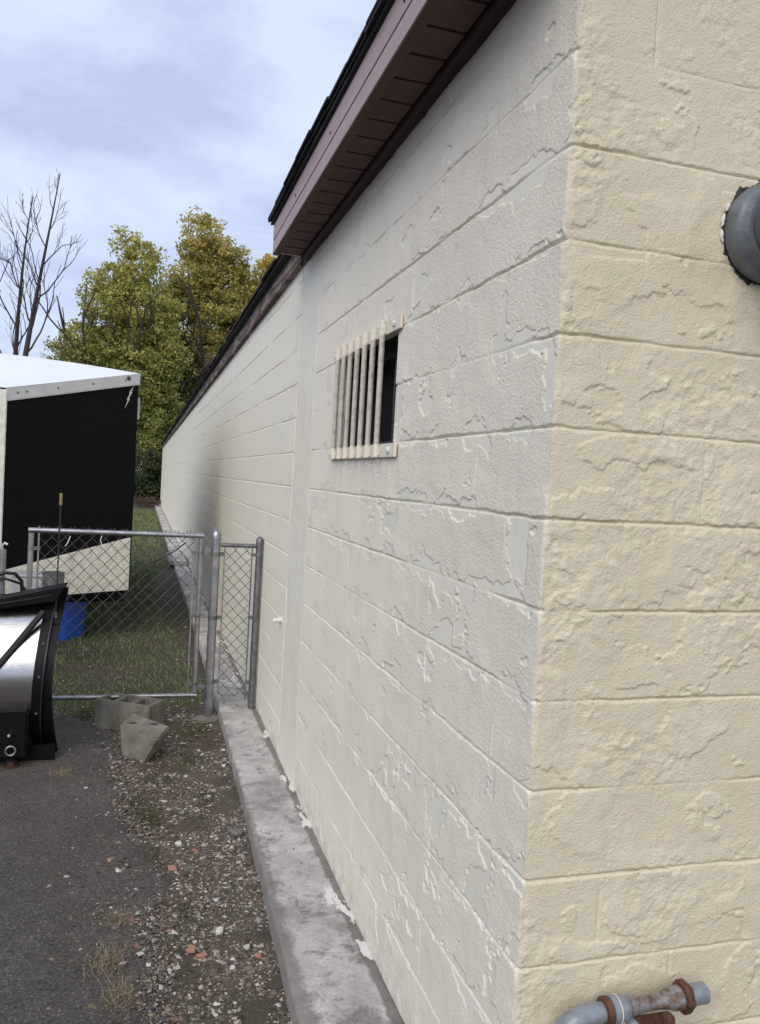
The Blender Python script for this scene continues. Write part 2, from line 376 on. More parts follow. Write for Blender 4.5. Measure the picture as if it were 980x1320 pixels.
def make_ground():
    # big sheet with a fine patch near the building
    def axis(lo, hi, fine_lo, fine_hi, step):
        a = list(np.arange(fine_lo, fine_hi+1e-6, step))
        d = step; p = fine_hi
        while p < hi: d *= 1.35; p += d; a.append(min(p, hi))
        d = step; p = fine_lo
        while p > lo: d *= 1.35; p -= d; a.insert(0, max(p, lo))
        return np.array(a)
    X = axis(-400, 400, -1.9, .1, .02); Y = axis(-400, 600, .3, 6.0, .03)
    gx, gy = np.meshgrid(X, Y); w = np.exp(-np.maximum(0, np.hypot(np.maximum(np.abs(gx+.9)-1, 0), np.maximum(np.abs(gy-3)-3.5, 0)))*.6)
    z = height_ground(gx, gy)*w - .008
    v = np.stack([gx, gy, z], -1).reshape(-1, 3); nx = len(X); i = np.arange(len(Y)-1)[:, None]*nx + np.arange(nx-1)[None]
    f = np.stack([i, i+1, i+nx+1, i+nx], -1).reshape(-1, 4)
    o = link('ground', np_mesh('ground', v, f, True), M_SOIL); tag(o, 'dark soil and thin grass ground beside the building', None, None, 'structure')
    # asphalt: strips in y, ragged east edge, thins out at its edge
    Y = np.concatenate([np.arange(-60, -1.0, 2.0), np.arange(-1.0, 4.72, .03)]); T = np.concatenate([np.linspace(0, .6, 8), np.linspace(.62, 1, 60)])
    ed = asphalt_edge(Y) + .20*(fbm(Y*3.2, Y*0, 33, 5)-.5) + .05*(fbm(Y*30, Y*0, 34, 2)-.5)
    west = np.full_like(Y, -2.9)
    gx = west[:, None]*(1-T) + ed[:, None]*T; gy = np.repeat(Y[:, None], len(T), 1)
    z = .012*sstep(0, .10, ed[:, None]-gx) - .002 + .5*height_ground(gx, gy)*np.exp(-np.abs(gy-2)*.1) + .006*(fbm(gx*1.5, gy*1.5, 77, 3)-.5)
    z = np.where(gx >= ed[:, None]-1e-6, -.012, z)
    v = np.stack([gx, gy, z], -1).reshape(-1, 3); nx = len(T); i = np.arange(len(Y)-1)[:, None]*nx + np.arange(nx-1)[None]
    f = np.stack([i, i+1, i+nx+1, i+nx], -1).reshape(-1, 4)
    o = link('asphalt', np_mesh('asphalt', v, f, True), M_ASPHALT); tag(o, 'worn dark asphalt drive with a crumbled edge', None, None, 'structure')
    MB().add([(-60,-60,.004),(-2.88,-60,.004),(-2.88,4.4,.004),(-60,4.4,.004)], [(0,1,2,3)]).build('pavement', M_ASPHALT)['kind'] = 'structure'
    # ledge: concrete footing strip along the wall
    Y = np.concatenate([np.arange(-.9, 6, .03), np.arange(6, 38.2, .3)])
    xe = np.interp(Y, [-.9, .8, 1.7, 2.75, 4.1, 7.6, 40], [-.352,-.317,-.292,-.268,-.255,-.236,-.25]) + .012*(fbm(Y*5, Y*0, 3, 4)-.5)
    S = np.concatenate([[0, .012, .035], np.linspace(.07, 1, 22)]); rows = []
    for yy, x0 in zip(Y, xe):
        xs = x0 + (0.03-x0)*S
        zt = .06 + .006*(fbm(xs*16, xs*0+yy*6, 8, 4)-.5) - np.array([.008, .002]+[0]*23)
        pts = [(x0-.007, yy, -.03), (x0-.005, yy, .015), (x0-.001, yy, .046)] + [(a, yy, b) for a, b in zip(xs, zt)]
        rows.append(pts)
    v = np.array(rows).reshape(-1, 3); nx = len(rows[0]); i = np.arange(len(Y)-1)[:, None]*nx + np.arange(nx-1)[None]
    f = np.stack([i, i+1, i+nx+1, i+nx], -1).reshape(-1, 4)
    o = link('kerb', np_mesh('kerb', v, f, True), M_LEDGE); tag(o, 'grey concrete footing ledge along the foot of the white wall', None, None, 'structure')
make_ground()

# ================================================================== BLOCK WALLS
CH, BL = .2032, .4064; Z0 = .06
def joints_u(k, off): return off if k % 2 == 0 else off + BL/2

def wall_height(u, v, k, off, side, near):
    """relief outward from the wall plane and the rough mask; u along, v up"""
    wob = .007*(fbm(u*14, v*0 + k*3.7, 21+side, 3)-.5)
    wob2 = .007*(fbm(u*14, v*0 + (k+1)*3.7, 21+side, 3)-.5)
    d0 = v - (Z0+k*CH) - wob; d1 = (Z0+(k+1)*CH) + wob2 - v
    dh = np.minimum(d0, d1)
    far = sstep(2.6, 5.0, u) if side == 0 else 0
    lo_, hi_ = (.32, .56) if side == 0 else (.28, .56)
    gs0 = sstep(lo_, hi_, fbm(u*2.6, u*0 + k*5.3, 31+side, 4)); gs1 = sstep(lo_, hi_, fbm(u*2.6, u*0 + (k+1)*5.3, 31+side, 4))
    w = .0052
    jag = .005*(fbm(u*55, v*55, 41+side, 3)-.5)
    gs = np.where(d0 < d1, gs0, gs1)
    groove = (.12+.88*gs)*np.clip(1 - np.maximum(dh+jag, 0)/w, 0, 1)**.8
    jx = joints_u(k, off); fu = np.mod(u - jx, BL); dv = np.minimum(fu, BL-fu); jid = np.round((u-jx)/BL)
    vs_ = sstep(.3, .9, _hash(jid, jid*0 + k, 51+side))*sstep(.35, .6, fbm(v*9, jid*3.1, 53, 2))
    if side == 1: vs_ = vs_*1.25
    vj = vs_*np.clip(1 - np.maximum(dv + .006*(fbm(v*30, u*0 + jid*2.7, 55, 4)-.5), 0)/(.004 if side == 0 else .006), 0, 1)
    if side == 1 and k == 13: vj = vj + 2.4*np.clip(1-np.abs(u-.193-.002*(fbm(v*30, v*0, 57, 3)-.5))/.0028, 0, 1)
    if side == 0:
        fade = 1 - .72*sstep(.9, 2.3, u)
        n = fbm(u*7, v*10, 61, 5, .55) + .17*sstep(0, .055, dh) - .17 + .16*(fbm(u*2.2, v*2.2, 66, 2)-.5)
        n = n - .12*sstep(.68, .72, vnoise(u*9, u*0 + k*7.7, 67)) + .05*sstep(.9, 1.6, u)
        m = sstep(.298, .313, n)
        amp = .15 + 1.0*sstep(.38, .62, fbm(u*6, v*6, 68, 3))
        h = m*fade*(.0024*amp + .0016*(fbm(u*120, v*120, 71, 3, .75)-.5)) + fade*.0030*(fbm(u*9, v*9, 73, 3)-.5)
        gd = .0078 - .0034*sstep(.7, 2.2, u) 
    else:
        n = fbm(u*7, v*9, 161, 6, .56) + .10*sstep(0, .04, dh) - .10
        m = sstep(.46, .475, n)
        amp = sstep(.36, .58, fbm(u*8, v*8, 162, 3))
        rf = sstep(.38, .62, fbm(u*6, v*7, 165, 3)) + .45*np.exp(-u/.06)
        rid = np.abs(fbm(u*16+.8*v, v*16, 171, 5, .6)-.5); r2 = np.abs(fbm(u*11, v*13, 191, 5, .6)-.5)
        h = m*.0034*amp + rf*.0074*(fbm(u*44, v*44, 163, 4, .62)-.5) + .0016*np.clip(1-rid/.012, 0, 1)*rf + .0020*np.clip(1-r2/.010, 0, 1)*(1-amp)*.8
        h = h + .004*(fbm(u*9, v*9, 173, 3)-.5) + .0012*(fbm(u*90, v*90, 181, 2)-.5)
        gd = .0054
    h = h*(1-np.clip(groove*1.2, 0, 1)) - groove*gd - vj*.0022
    return h, m

def block_mesh(u0, u1, k, off, side, du, dv, z1=None):
    za = Z0 + k*CH; zb = min(Z0+(k+1)*CH, z1 or 99)
    nu = max(2, int(round((u1-u0)/du))+1); nv = max(3, int(round((zb-za)/dv))+1)
    U = np.linspace(u0, u1, nu)
    j = np.array([0, .0016, .0034, .0054, .008]) if dv < .02 else np.array([0, .004, .008])
    V = np.concatenate([za+j, np.linspace(za+.0115, zb-.0115, max(2, nv-4)), zb-j[::-1]]); nv = len(V)
    u, v = np.meshgrid(U, V)
    h, m = wall_height(u, v, k, off, side, True)
    # both faces share the arris at the corner
    hc = .004*(fbm(v*35, v*0, 201, 4)-.5) - .0055*np.clip(1-np.minimum(v-za, zb-v)/.006, 0, 1) - .003*np.clip(1-np.minimum(v-za, zb-v)/.03, 0, 1)
    t = np.clip(1 - u/.010, 0, 1)**1.5
    hh = h*(1-t) + hc*t
    if side == 0: P = np.stack([-hh, u - hc*np.clip(1-u/.01, 0, 1), v], -1); inn = np.array([.03, 0, 0])
    else:         P = np.stack([u - hc*np.clip(1-u/.01, 0, 1), -hh, v], -1); inn = np.array([0, .03, 0])
    P = P.reshape(-1, 3)
    i = np.arange(nv-1)[:, None]*nu + np.arange(nu-1)[None]
    q = np.stack([i, i+1, i+nu+1, i+nu], -1).reshape(-1, 4)
    if side == 0: q = q[:, ::-1]
    ring = np.concatenate([np.arange(nu), np.arange(1, nv)*nu+nu-1, (nv-1)*nu+np.arange(nu-2, -1, -1), np.arange(nv-2, 0, -1)*nu])
    back = P[ring] + inn; nb = len(P); n = len(ring); j = np.arange(n); j2 = (j+1) % n
    s = np.stack([nb+j, nb+n+j, nb+n+j2, nb+j2], -1)
    if u0 < .001:                 # no flange behind the open corner
        at0 = (ring % nu) == 0; s = s[~(at0[j] & at0[j2])]
    if side == 0: s = s[:, ::-1]
    v_ = np.concatenate([P, P[ring], back]); f = np.concatenate([q, s])
    mm = np.concatenate([m.reshape(-1), m.reshape(-1)[ring], m.reshape(-1)[ring]])
    return v_, f, np.repeat(mm[:, None], 3, 1)

def make_walls():
    NEAR_END, BAND_END, FAR_END = 2.63, 3.16, 38.0
    front = empty('block_building', (0, 0, 0), 'cream and white painted block building end with brown soffit and barred window', 'building')
    rear = empty('block_building', (0, BAND_END, 0), 'long white painted block wing running back behind the chain link gate', 'building')
    OY0, OY1 = 1.175, 2.06                       # window opening, courses 9 and 10
    def wall_core(name, parent, label):
        return tag(bpy.data.objects.new(name, None), label), parent
    # cores
    c = MB(); X0, X1 = .022, .19
    c.box(X0, X1, .03, OY0-.004, -.05, 2.98); c.box(X0, X1, OY1+.004, BAND_END, -.05, 2.98)
    c.box(X0, X1, OY0-.004, OY1+.004, -.05, Z0+9*CH-.004); c.box(X0, X1, OY0-.004, OY1+.004, Z0+11*CH+.004, 2.98)
    wl = c.build('wall', M_LEFT, front); wl['label'] = 'white painted block side wall with window'
    c = MB(); c.box(.193, 3.2, .022, .19, -.05, 2.98); wr = c.build('wall', M_RIGHT, front); wr['label'] = 'cream painted block end wall'
    c = MB(); c.box(X0, X1, BAND_END+.002, FAR_END-.03, -.05, 2.76)
    c.box(X1+.002, 3.2, FAR_END-.2, FAR_END-.03, -.05, 2.80); wf = c.build('wall', M_LEFT, rear)
    # left wall, front part
    for k in range(0, 15):
        e = [0.0]; j = joints_u(k, 0)
        while j < NEAR_END+.001:
            if j > .02: e.append(j)
            j += BL
        if NEAR_END - e[-1] < .1: e[-1] = NEAR_END
        else: e.append(NEAR_END)
        if k in (9, 10):
            e = sorted([x for x in e if not (OY0-.06 < x < OY1+.06)] + [OY0, OY1])
        for a, b in zip(e[:-1], e[1:]):
            if k in (9, 10) and OY0-.001 <= a < OY1-.001: continue
            zmid = Z0+(k+.5)*CH; fine = a < .7
            vis = not (a < .2 and k < 1)
            du, dv = (.0045, .0034) if a < .45 else (.0060, .0036) if a < .9 else (.009, .0044) if a < 1.6 else (.013, .006)
            if not vis: du, dv = .02, .012
            V, F, Cc = block_mesh(a, b, k, 0, 0, du, dv, 2.985)
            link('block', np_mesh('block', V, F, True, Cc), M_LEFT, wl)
    # right wall
    for k in range(0, 15):
        e = [0.0]; j = .196 + (0 if k % 2 == 1 else BL/2)
        while j < 1.75: e.append(j); j += BL
        e.append(j)
        for a, b in zip(e[:-1], e[1:]):
            fine = a < .5 and k >= 2
            du, dv = (.0033, .0033) if fine else (.02, .012)
            V, F, Cc = block_mesh(a, b, k, .196+(BL/2 if True else 0), 1, du, dv, 2.985)
            link('block', np_mesh('block', V, F, True, Cc), M_RIGHT, wr)
    # mortar band between the two parts, smeared and proud
    U = np.linspace(NEAR_END, BAND_END, 40); Vv = np.linspace(.05, 2.98, 220); u, v = np.meshgrid(U, Vv)
    e0 = .03*(fbm(v*4, v*0, 91, 4)-.5); t = np.clip((u-NEAR_END)/(BAND_END-NEAR_END), 0, 1)
    h = .0045*sstep(0, .05, t+e0*2)*sstep(0, .05, 1-t+e0*2) + .007*(fbm(u*7, v*4, 93, 5)-.5) - .0025
    P = np.stack([-h, u, v], -1).reshape(-1, 3); i = np.arange(219)[:, None]*40 + np.arange(39)[None]
    q = np.stack([i, i+1, i+41, i+40], -1).reshape(-1, 4)[:, ::-1]
    link('mortar_band', np_mesh('mortar_band', P, q, True), M_MORTAR, front)
    # rear wing: nearest 300 blocks as parts, the rest of them joined
    cols = 20; restv = []; restf = []; n = 0; cnt = 0
    for k in range(0, 15):
        off = BAND_END + .07*((k*37) % 3); a = BAND_END; c_ = 0
        edges = [a]; j = BAND_END + (BL if k % 2 else BL/2)
        while j < FAR_END - .1: edges.append(j); j += BL
        edges.append(FAR_END)
        for a, b in zip(edges[:-1], edges[1:]):
            far = a > 11
            if Z0+k*CH > 3.03 - .007*(b-3.16) - .03: continue
            du, dv = (.02, .009) if a < 6 else (.06, .03) if not far else (.14, .09)
            V, F, Cc = block_mesh(a, b, k, BAND_END + BL/2 + BL*10, 0, du, dv, 3.03 - .007*(b-3.16))
            if not far and cnt < 300:
                link('block', np_mesh('block', V, F, True, Cc), M_LEFT, wf); cnt += 1
            else:
                restv.append(V); restf.append(F+n); n += len(V)
    V = np.concatenate(restv); F = np.concatenate(restf)
    o = link('block_courses', np_mesh('block_courses', V, F, True, np.full((len(V), 3), .4)), M_LEFT, wf); o['kind'] = 'stuff'
    # top strip of wall under the sloping rear fascia
    return front, rear, wl, wr, wf
FRONT, REAR, WL, WR, WF = make_walls()

def make_roofs():
    # front part: soffit, fascia, roof
    fr = FRONT
    YA, YB = -.07, 2.985; XO = -.19; ZS = 2.992
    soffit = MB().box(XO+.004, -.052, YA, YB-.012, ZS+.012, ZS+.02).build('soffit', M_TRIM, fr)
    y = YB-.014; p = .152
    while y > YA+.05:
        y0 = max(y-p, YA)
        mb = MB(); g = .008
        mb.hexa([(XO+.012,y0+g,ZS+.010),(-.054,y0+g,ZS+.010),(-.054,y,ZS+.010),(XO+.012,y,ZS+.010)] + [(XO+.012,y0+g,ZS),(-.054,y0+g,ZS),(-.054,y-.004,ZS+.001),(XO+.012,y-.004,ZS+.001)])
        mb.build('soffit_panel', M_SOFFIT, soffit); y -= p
    MB().box(-.050, -.026, YA, YB-.0125, ZS-.016, ZS+.02).build('frieze_trim', M_TRIM, fr, bevel=.004)
    MB().box(-.0255, .0215, YA, YB-.0125, ZS-.012, ZS+.02).build('frieze_board', M_TRIM, fr)
    f = MB()
    f.box(XO-.02, XO, YA, YB, ZS-.008, ZS+.062); f.box(XO-.017, XO, YA, YB, ZS+.062, ZS+.066); f.box(XO-.021, XO, YA, YB, ZS+.066, ZS+.155)
    fa = f.build('fascia', M_FASCIA, fr, bevel=.0025)
    MB().box(XO-.019, XO+.016, YA, YB-.001, ZS-.013, ZS-.0085).build('fascia_lip', M_SOFFIT, fa)
    MB().box(XO-.001, .05, YB-.010, YB+.002, ZS+.001, ZS+.19).build('fascia_return', M_FASCIA, fr)
    for yy in (.62, 1.55, 2.3):
        MB().lathe((XO-.021, yy, ZS+.10), (-1,0,0), [(0,.006),(.003,.006),(.0031,.001)], 8).build('nail_head', M_TRIM, fa)
    roof = MB().hexa([(XO-.035,YA,ZS+.158),(3.2,YA,ZS+1.1),(3.2,YB+.03,ZS+1.1),(XO-.035,YB+.03,ZS+.158),
               (XO-.035,YA,ZS+.172),(3.2,YA,ZS+1.12),(3.2,YB+.03,ZS+1.12),(XO-.035,YB+.03,ZS+.172)]).build('roof', M_SHINGLE, fr)
    y = YB+.035; random.seed(3); layer = 0
    for layer in range(2):
        y = YB+.035 + layer*.0
        while y > YA:
            wdt = random.uniform(.26, .33); x0 = XO-.048-.008*layer-.006*math.sin(y*3.1+layer)-random.uniform(0,.003); zz = ZS+.172+.013*layer; dr = .004*math.sin(y*4.3)+random.uniform(-.001,.0015)
            MB().hexa([(x0,y-wdt+.004,zz+dr),(XO+.3,y-wdt+.004,zz+.137),(XO+.3,y,zz+.137),(x0+random.uniform(-.001,.001),y,zz+dr),
                       (x0,y-wdt+.004,zz+.011+dr),(XO+.3,y-wdt+.004,zz+.148),(XO+.3,y,zz+.148),(x0,y,zz+.011+dr)]).build('shingle', M_SHINGLE, roof)
            y -= wdt
    # hanging scrap of trim at the end of the soffit
    MB().tube([(-.03,2.90,3.0),(-.055,2.93,2.985),(-.045,2.95,2.955),(-.05,2.955,2.93)], .006, 6).build('trim_scrap', M_TRIM, fr)
    # rear wing: weathered fascia and a dark roof edge
    ya, yb = 2.99, 38.15; n = 60
    def zb(y): return np.interp(y, [2.99, 38.15], [2.985, 2.735])
    V = []; F = []
    Y = np.linspace(ya+.002, yb, n)
    for yy in Y:
        z = float(zb(yy)); j = .012*(float(fbm(np.array([yy*6.]), np.array([1.]), 7, 3)[0])-.5)
        V += [(.018,yy,z+j),(-.038,yy,z+j),(-.040,yy,z+.115),(.018,yy,z+.115)]
    for i in range(n-1):
        a = 4*i
        for q in range(4): F.append((a+q, a+(q+1)%4, a+4+(q+1)%4, a+4+q))
    F += [(0,1,2,3),(4*n-1,4*n-2,4*n-3,4*n-4)]
    MB().add(V, F).build('fascia', M_OLDWOOD, REAR)
    rr = MB().hexa([(-.085,ya,zb(ya)+.117),(3.2,ya,4.1),(3.2,yb+.1,3.9),(-.085,yb+.1,zb(yb)+.117)] + [(-.085,ya,zb(ya)+.135),(3.2,ya,4.13),(3.2,yb+.1,3.93),(-.085,yb+.1,zb(yb)+.135)]).build('roof', M_SHINGLE, REAR)
    y = ya+.01; cnt = 0
    while y < yb and cnt < 110:
        w = random.uniform(.28,.36); z = float(zb(y)); x0 = -.092-random.uniform(0,.02)
        MB().hexa([(x0,y,z+.137),(.2,y,z+.225),(.2,y+w-.006,z+.225),(x0,y+w-.006,z+.137)] + [(x0,y,z+.150),(.2,y,z+.238),(.2,y+w-.006,z+.238),(x0,y+w-.006,z+.150)]).build('shingle', M_SHINGLE, rr)
        y += w; cnt += 1
make_roofs()

def make_window():
    OY0, OY1, ZA, ZB = 1.175, 2.06, Z0+9*CH, Z0+11*CH
    win = MB().box(.16, .172, OY0+.03, OY1-.03, ZA+.03, ZB-.03).build('window', M_DARKGLASS, FRONT)
    f = MB(); t = .03
    f.box(.125,.175,OY0+.002,OY0+t,ZA+.002,ZB-.002); f.box(.125,.175,OY1-t,OY1-.002,ZA+.002,ZB-.002)
    f.box(.125,.175,OY0+t+.001,OY1-t-.001,ZA+.002,ZA+t); f.box(.125,.175,OY0+t+.001,OY1-t-.001,ZB-t,ZB-.002)
    f.box(.130,.170,(OY0+OY1)/2-.012,(OY0+OY1)/2+.012,ZA+t+.001,ZB-t-.001)
    f.build('frame', M_DARK, win)
    MB().box(.118,.1245,OY0+.045,OY0+.056,ZA+.12,ZA+.215).build('latch_glint', M_WHITECAULK, win, bevel=.002)  # slim latch; the bright reflection on it is put into its white colour
    MB().hexa([(-.004,OY0+.002,ZA-.002),(.124,OY0+.002,ZA-.002),(.124,OY1-.002,ZA-.002),(-.004,OY1-.002,ZA-.002)] + [(-.004,OY0+.002,ZA+.001),(.124,OY0+.002,ZA+.012),(.124,OY1-.002,ZA+.012),(-.004,OY1-.002,ZA+.001)]).build('sill', M_DARK, win)
    r = MB(); r.box(.031,.124,OY0-.0035,OY0+.0005,ZA+.012,ZB); r.box(.031,.124,OY1-.0005,OY1+.0035,ZA+.012,ZB); r.box(.031,.124,OY0,OY1,ZB-.0005,ZB+.0035)
    r.build('reveal', M_DARK, win)
    gr = MB().box(-.016,-.006, 1.118, 2.125, 2.288, 2.338).build('window_grille', M_PLATE, FRONT, bevel=.0015)
    MB().box(-.016,-.006, 1.108, 2.130, 1.836, 1.886).build('grille_plate', M_PLATE, gr, bevel=.0015)
    for i, yy in enumerate((1.300, 1.423, 1.543, 1.660, 1.777, 1.892, 2.005)):
        ex = random.uniform(0, .012)
        b = MB().tube([(-.0262, yy, 1.838), (-.0262, yy, 2.334+ex*.5)], .0108, 16).build('bar', M_IRON, gr, smooth=True)
        for za, zb_ in ((1.8375, 1.886), (2.286, 2.336+ex*.5)):
            MB().tube([(-.0262, yy, za), (-.0262, yy, zb_)], .0114, 14).build('weld', M_PLATE, b, smooth=True)
            MB().box(-.0255,-.0163, yy-.015, yy+.015, za+.004, zb_-.006-ex*.5).build('weld', M_PLATE, b, bevel=.003)
    for yy, zz in ((1.185,2.313),(1.175,1.861),(2.09,1.861),(2.085,2.313)):
        MB().lathe((-.0165, yy, zz), (-1,0,0), [(0,.013),(.007,.012),(.010,.007),(.0101,.001)], 8).build('bolt', M_WHITECAULK, gr, smooth=True)
make_window()

# ================================================================== FIXTURES ON THE WALLS
def make_flue():
    c = Vector((.512, 0, 2.372))
    e = empty('flue_pipe', c, 'grey steel flue pipe with stepped collar through the cream wall', 'flue pipe')
    MB().lathe(c+Vector((0,.02,0)), (0,-1,0), [(0,.104),(.022,.108),(.030,.113),(.062,.113),(.067,.110),(.071,.108),(.074,.1045),(.092,.096),(.0921,.089)], 48).build('collar', M_FLUE, e, smooth=True)
    MB().lathe(c+Vector((0,-.070,0)), (0,-1,0), [(0,.088),(.13,.088),(.14,.091),(.15,.088),(.26,.088),(.2601,.082),(.23,.080),(.2299,.001)], 40).build('pipe', mat('dull_flue_steel', (.12,.135,.14), .5, .3, var=.3, var_scale=14), e, smooth=True)
    n = 90; V = []; F = []
    random.seed(11)
    for i in range(n):
        a = 2*PI*i/n; j = random.uniform(-.004, .003) + .012*max(0, math.sin(a*3.1+1))**6 + (.012 if i in (24, 25, 52, 63, 64) else 0)
        ro = .1175 + j; ri = .108
        for r_, y in ((ro, .0045), (.5*(ro+ri), -.004-random.uniform(0,.003)), (ri, -.004)):
            V.append((c.x+r_*math.cos(a), y, c.z+r_*math.sin(a)))
    for i in range(n):
        a, b = 3*i, 3*((i+1) % n); F += [(a,b,b+1,a+1),(a+1,b+1,b+2,a+2)]
    MB().add(V, F).build('caulk_ring', M_CAULK_HOLE, e, smooth=False)
    for a0, a1 in ((150,160),(163,178),(181,196),(92,100),(74,80)):
        pts = []
        for t in np.linspace(a0, a1, 6):
            a = math.radians(t); r_ = .1165+random.uniform(-.001,.002); pts.append((c.x+r_*math.cos(a), -.006, c.z+r_*math.sin(a)))
        MB().tube(pts, [.0015]+[.0042+random.uniform(-.001,.0015) for _ in range(4)]+[.0015], 6).build('white_caulk', M_WHITECAULK, e, smooth=True)
make_flue()

def make_gas():
    y = -.07
    e = empty('gas_pipe', (.09, y, .3), 'blue grey gas pipe elbow with rusty union nuts on the cream wall', 'gas pipe')
    el = [(.066,y,.10),(.066,y,.50)]
    for t in np.linspace(0, 90, 9):
        a = math.radians(t); el.append((.066+.075*(1-math.cos(a)), y, .515+.078*math.sin(a)))
    el += [(.165,y,.595),(.196,y,.597)]
    MB().tube(el, [.0215]*2+[.024]*9+[.0215]*2, 20).build('elbow', M_GREYPAINT, e, smooth=True)
    ax = Vector((1, 0, .035)); o = Vector((.178, y, .5965))
    MB().lathe(o, ax, [(0,.024),(.002,.030),(.010,.031),(.016,.030),(.018,.026)], 20).build('coupling_ring', M_RUST, e, smooth=True)
    MB().lathe(o+ax*.017, ax, [(0,.024),(.003,.029),(.020,.030),(.024,.027),(.034,.028),(.044,.024)], 16).build('coupling', M_GREYPAINT, e, smooth=True)
    MB().tube([tuple(o+ax*.034+Vector((0,.0302*math.cos(a),.0302*math.sin(a)))) for a in np.linspace(0, 2*PI, 25)], .0014, 5, False).build('tag_wire', M_WHITECAULK, e, smooth=True)
    # plug valve body, waisted
    MB().lathe(o+ax*.058, ax, [(0,.024),(.02,.020),(.05,.0165),(.085,.0165),(.105,.020),(.125,.026),(.142,.027)], 18).build('valve_body', M_RUSTYGREY, e, smooth=True)
    b = MB(); p = o+ax*.062
    b.box(p.x-.004, p.x+.095, y-.030, y-.006, p.z-.036, p.z-.016); b.build('valve_bracket', M_RUST, e, bevel=.003)
    q = o+ax*.155
    MB().lathe((q.x-.004, y-.02, q.z-.026), (0,-1,0), [(0,.016),(.014,.016),(.015,.010),(.024,.009),(.0241,.001)], 10).build('valve_bolt', M_RUST, e, smooth=True)
    MB().lathe((o.x+.064, y-.016, o.z-.024), (0,-1,0), [(0,.013),(.014,.013),(.018,.008),(.0181,.001)], 12).build('valve_lug', M_GREYPAINT, e, smooth=True)
    MB().box(q.x-.034, q.x-.004, y-.026, y-.010, .20, q.z-.034).build('stand_leg', M_RUST, e, bevel=.003)
    n_ = MB(); o2 = o+ax*.199
    n_.lathe(o2, ax, [(0,.030),(.001,.037),(.022,.037),(.024,.031)], 6); n_.build('union_nut', M_RUST, e, bevel=.0025)
    MB().lathe(o+ax*.222, ax, [(0,.0235),(.045,.0235),(.049,.020),(.0495,.001)], 20).build('pipe_stub', M_GREYPAINT, e, smooth=True)
    MB().box(.058,.075,-.048,.005,.33,.345).build('wall_bracket', M_RUST, e)
make_gas()

def make_wall_peg():
    o = MB().lathe((.004, 3.28, .866), (-1,0,-.12), [(0,.018),(.02,.018),(.034,.013),(.05,.014),(.058,.009),(.0581,.001)], 10).build('wall_peg', M_WHITECAULK, None, smooth=True)
    tag(o, 'small white stub sticking out of the white wall above the ledge', 'peg')
make_wall_peg()

# ================================================================== FENCE
GY = 4.17
def chain_mesh(x0, x1, z0, z1, w=.043, hh=.088, r=.0030, y=GY, top=.035, clip=None):
    """woven zig-zag wires, each bending round its neighbours"""
    mb = MB(); n = int(round((x1-x0)/w)); w = (x1-x0)/n; m = int((z1-z0)/(hh/2))
    for j in range(n):
        pts = []; xc = x0 + (j+.5)*w
        for i in range(m+1):
            s = 1 if (i+j) % 2 == 0 else -1
            pts.append((xc + s*(w/2+.0016), y + (.003 if s > 0 else -.003), z0 + i*hh/2))
        if (m+j) % 2 == 0: pass
        # knuckled tips above the rail
        s = 1 if (m+j) % 2 == 0 else -1
        pts.append((xc + s*w*.12, y, z0+m*hh/2 + hh*.30))
        mb.tube(pts, r, 4, False)
    return mb

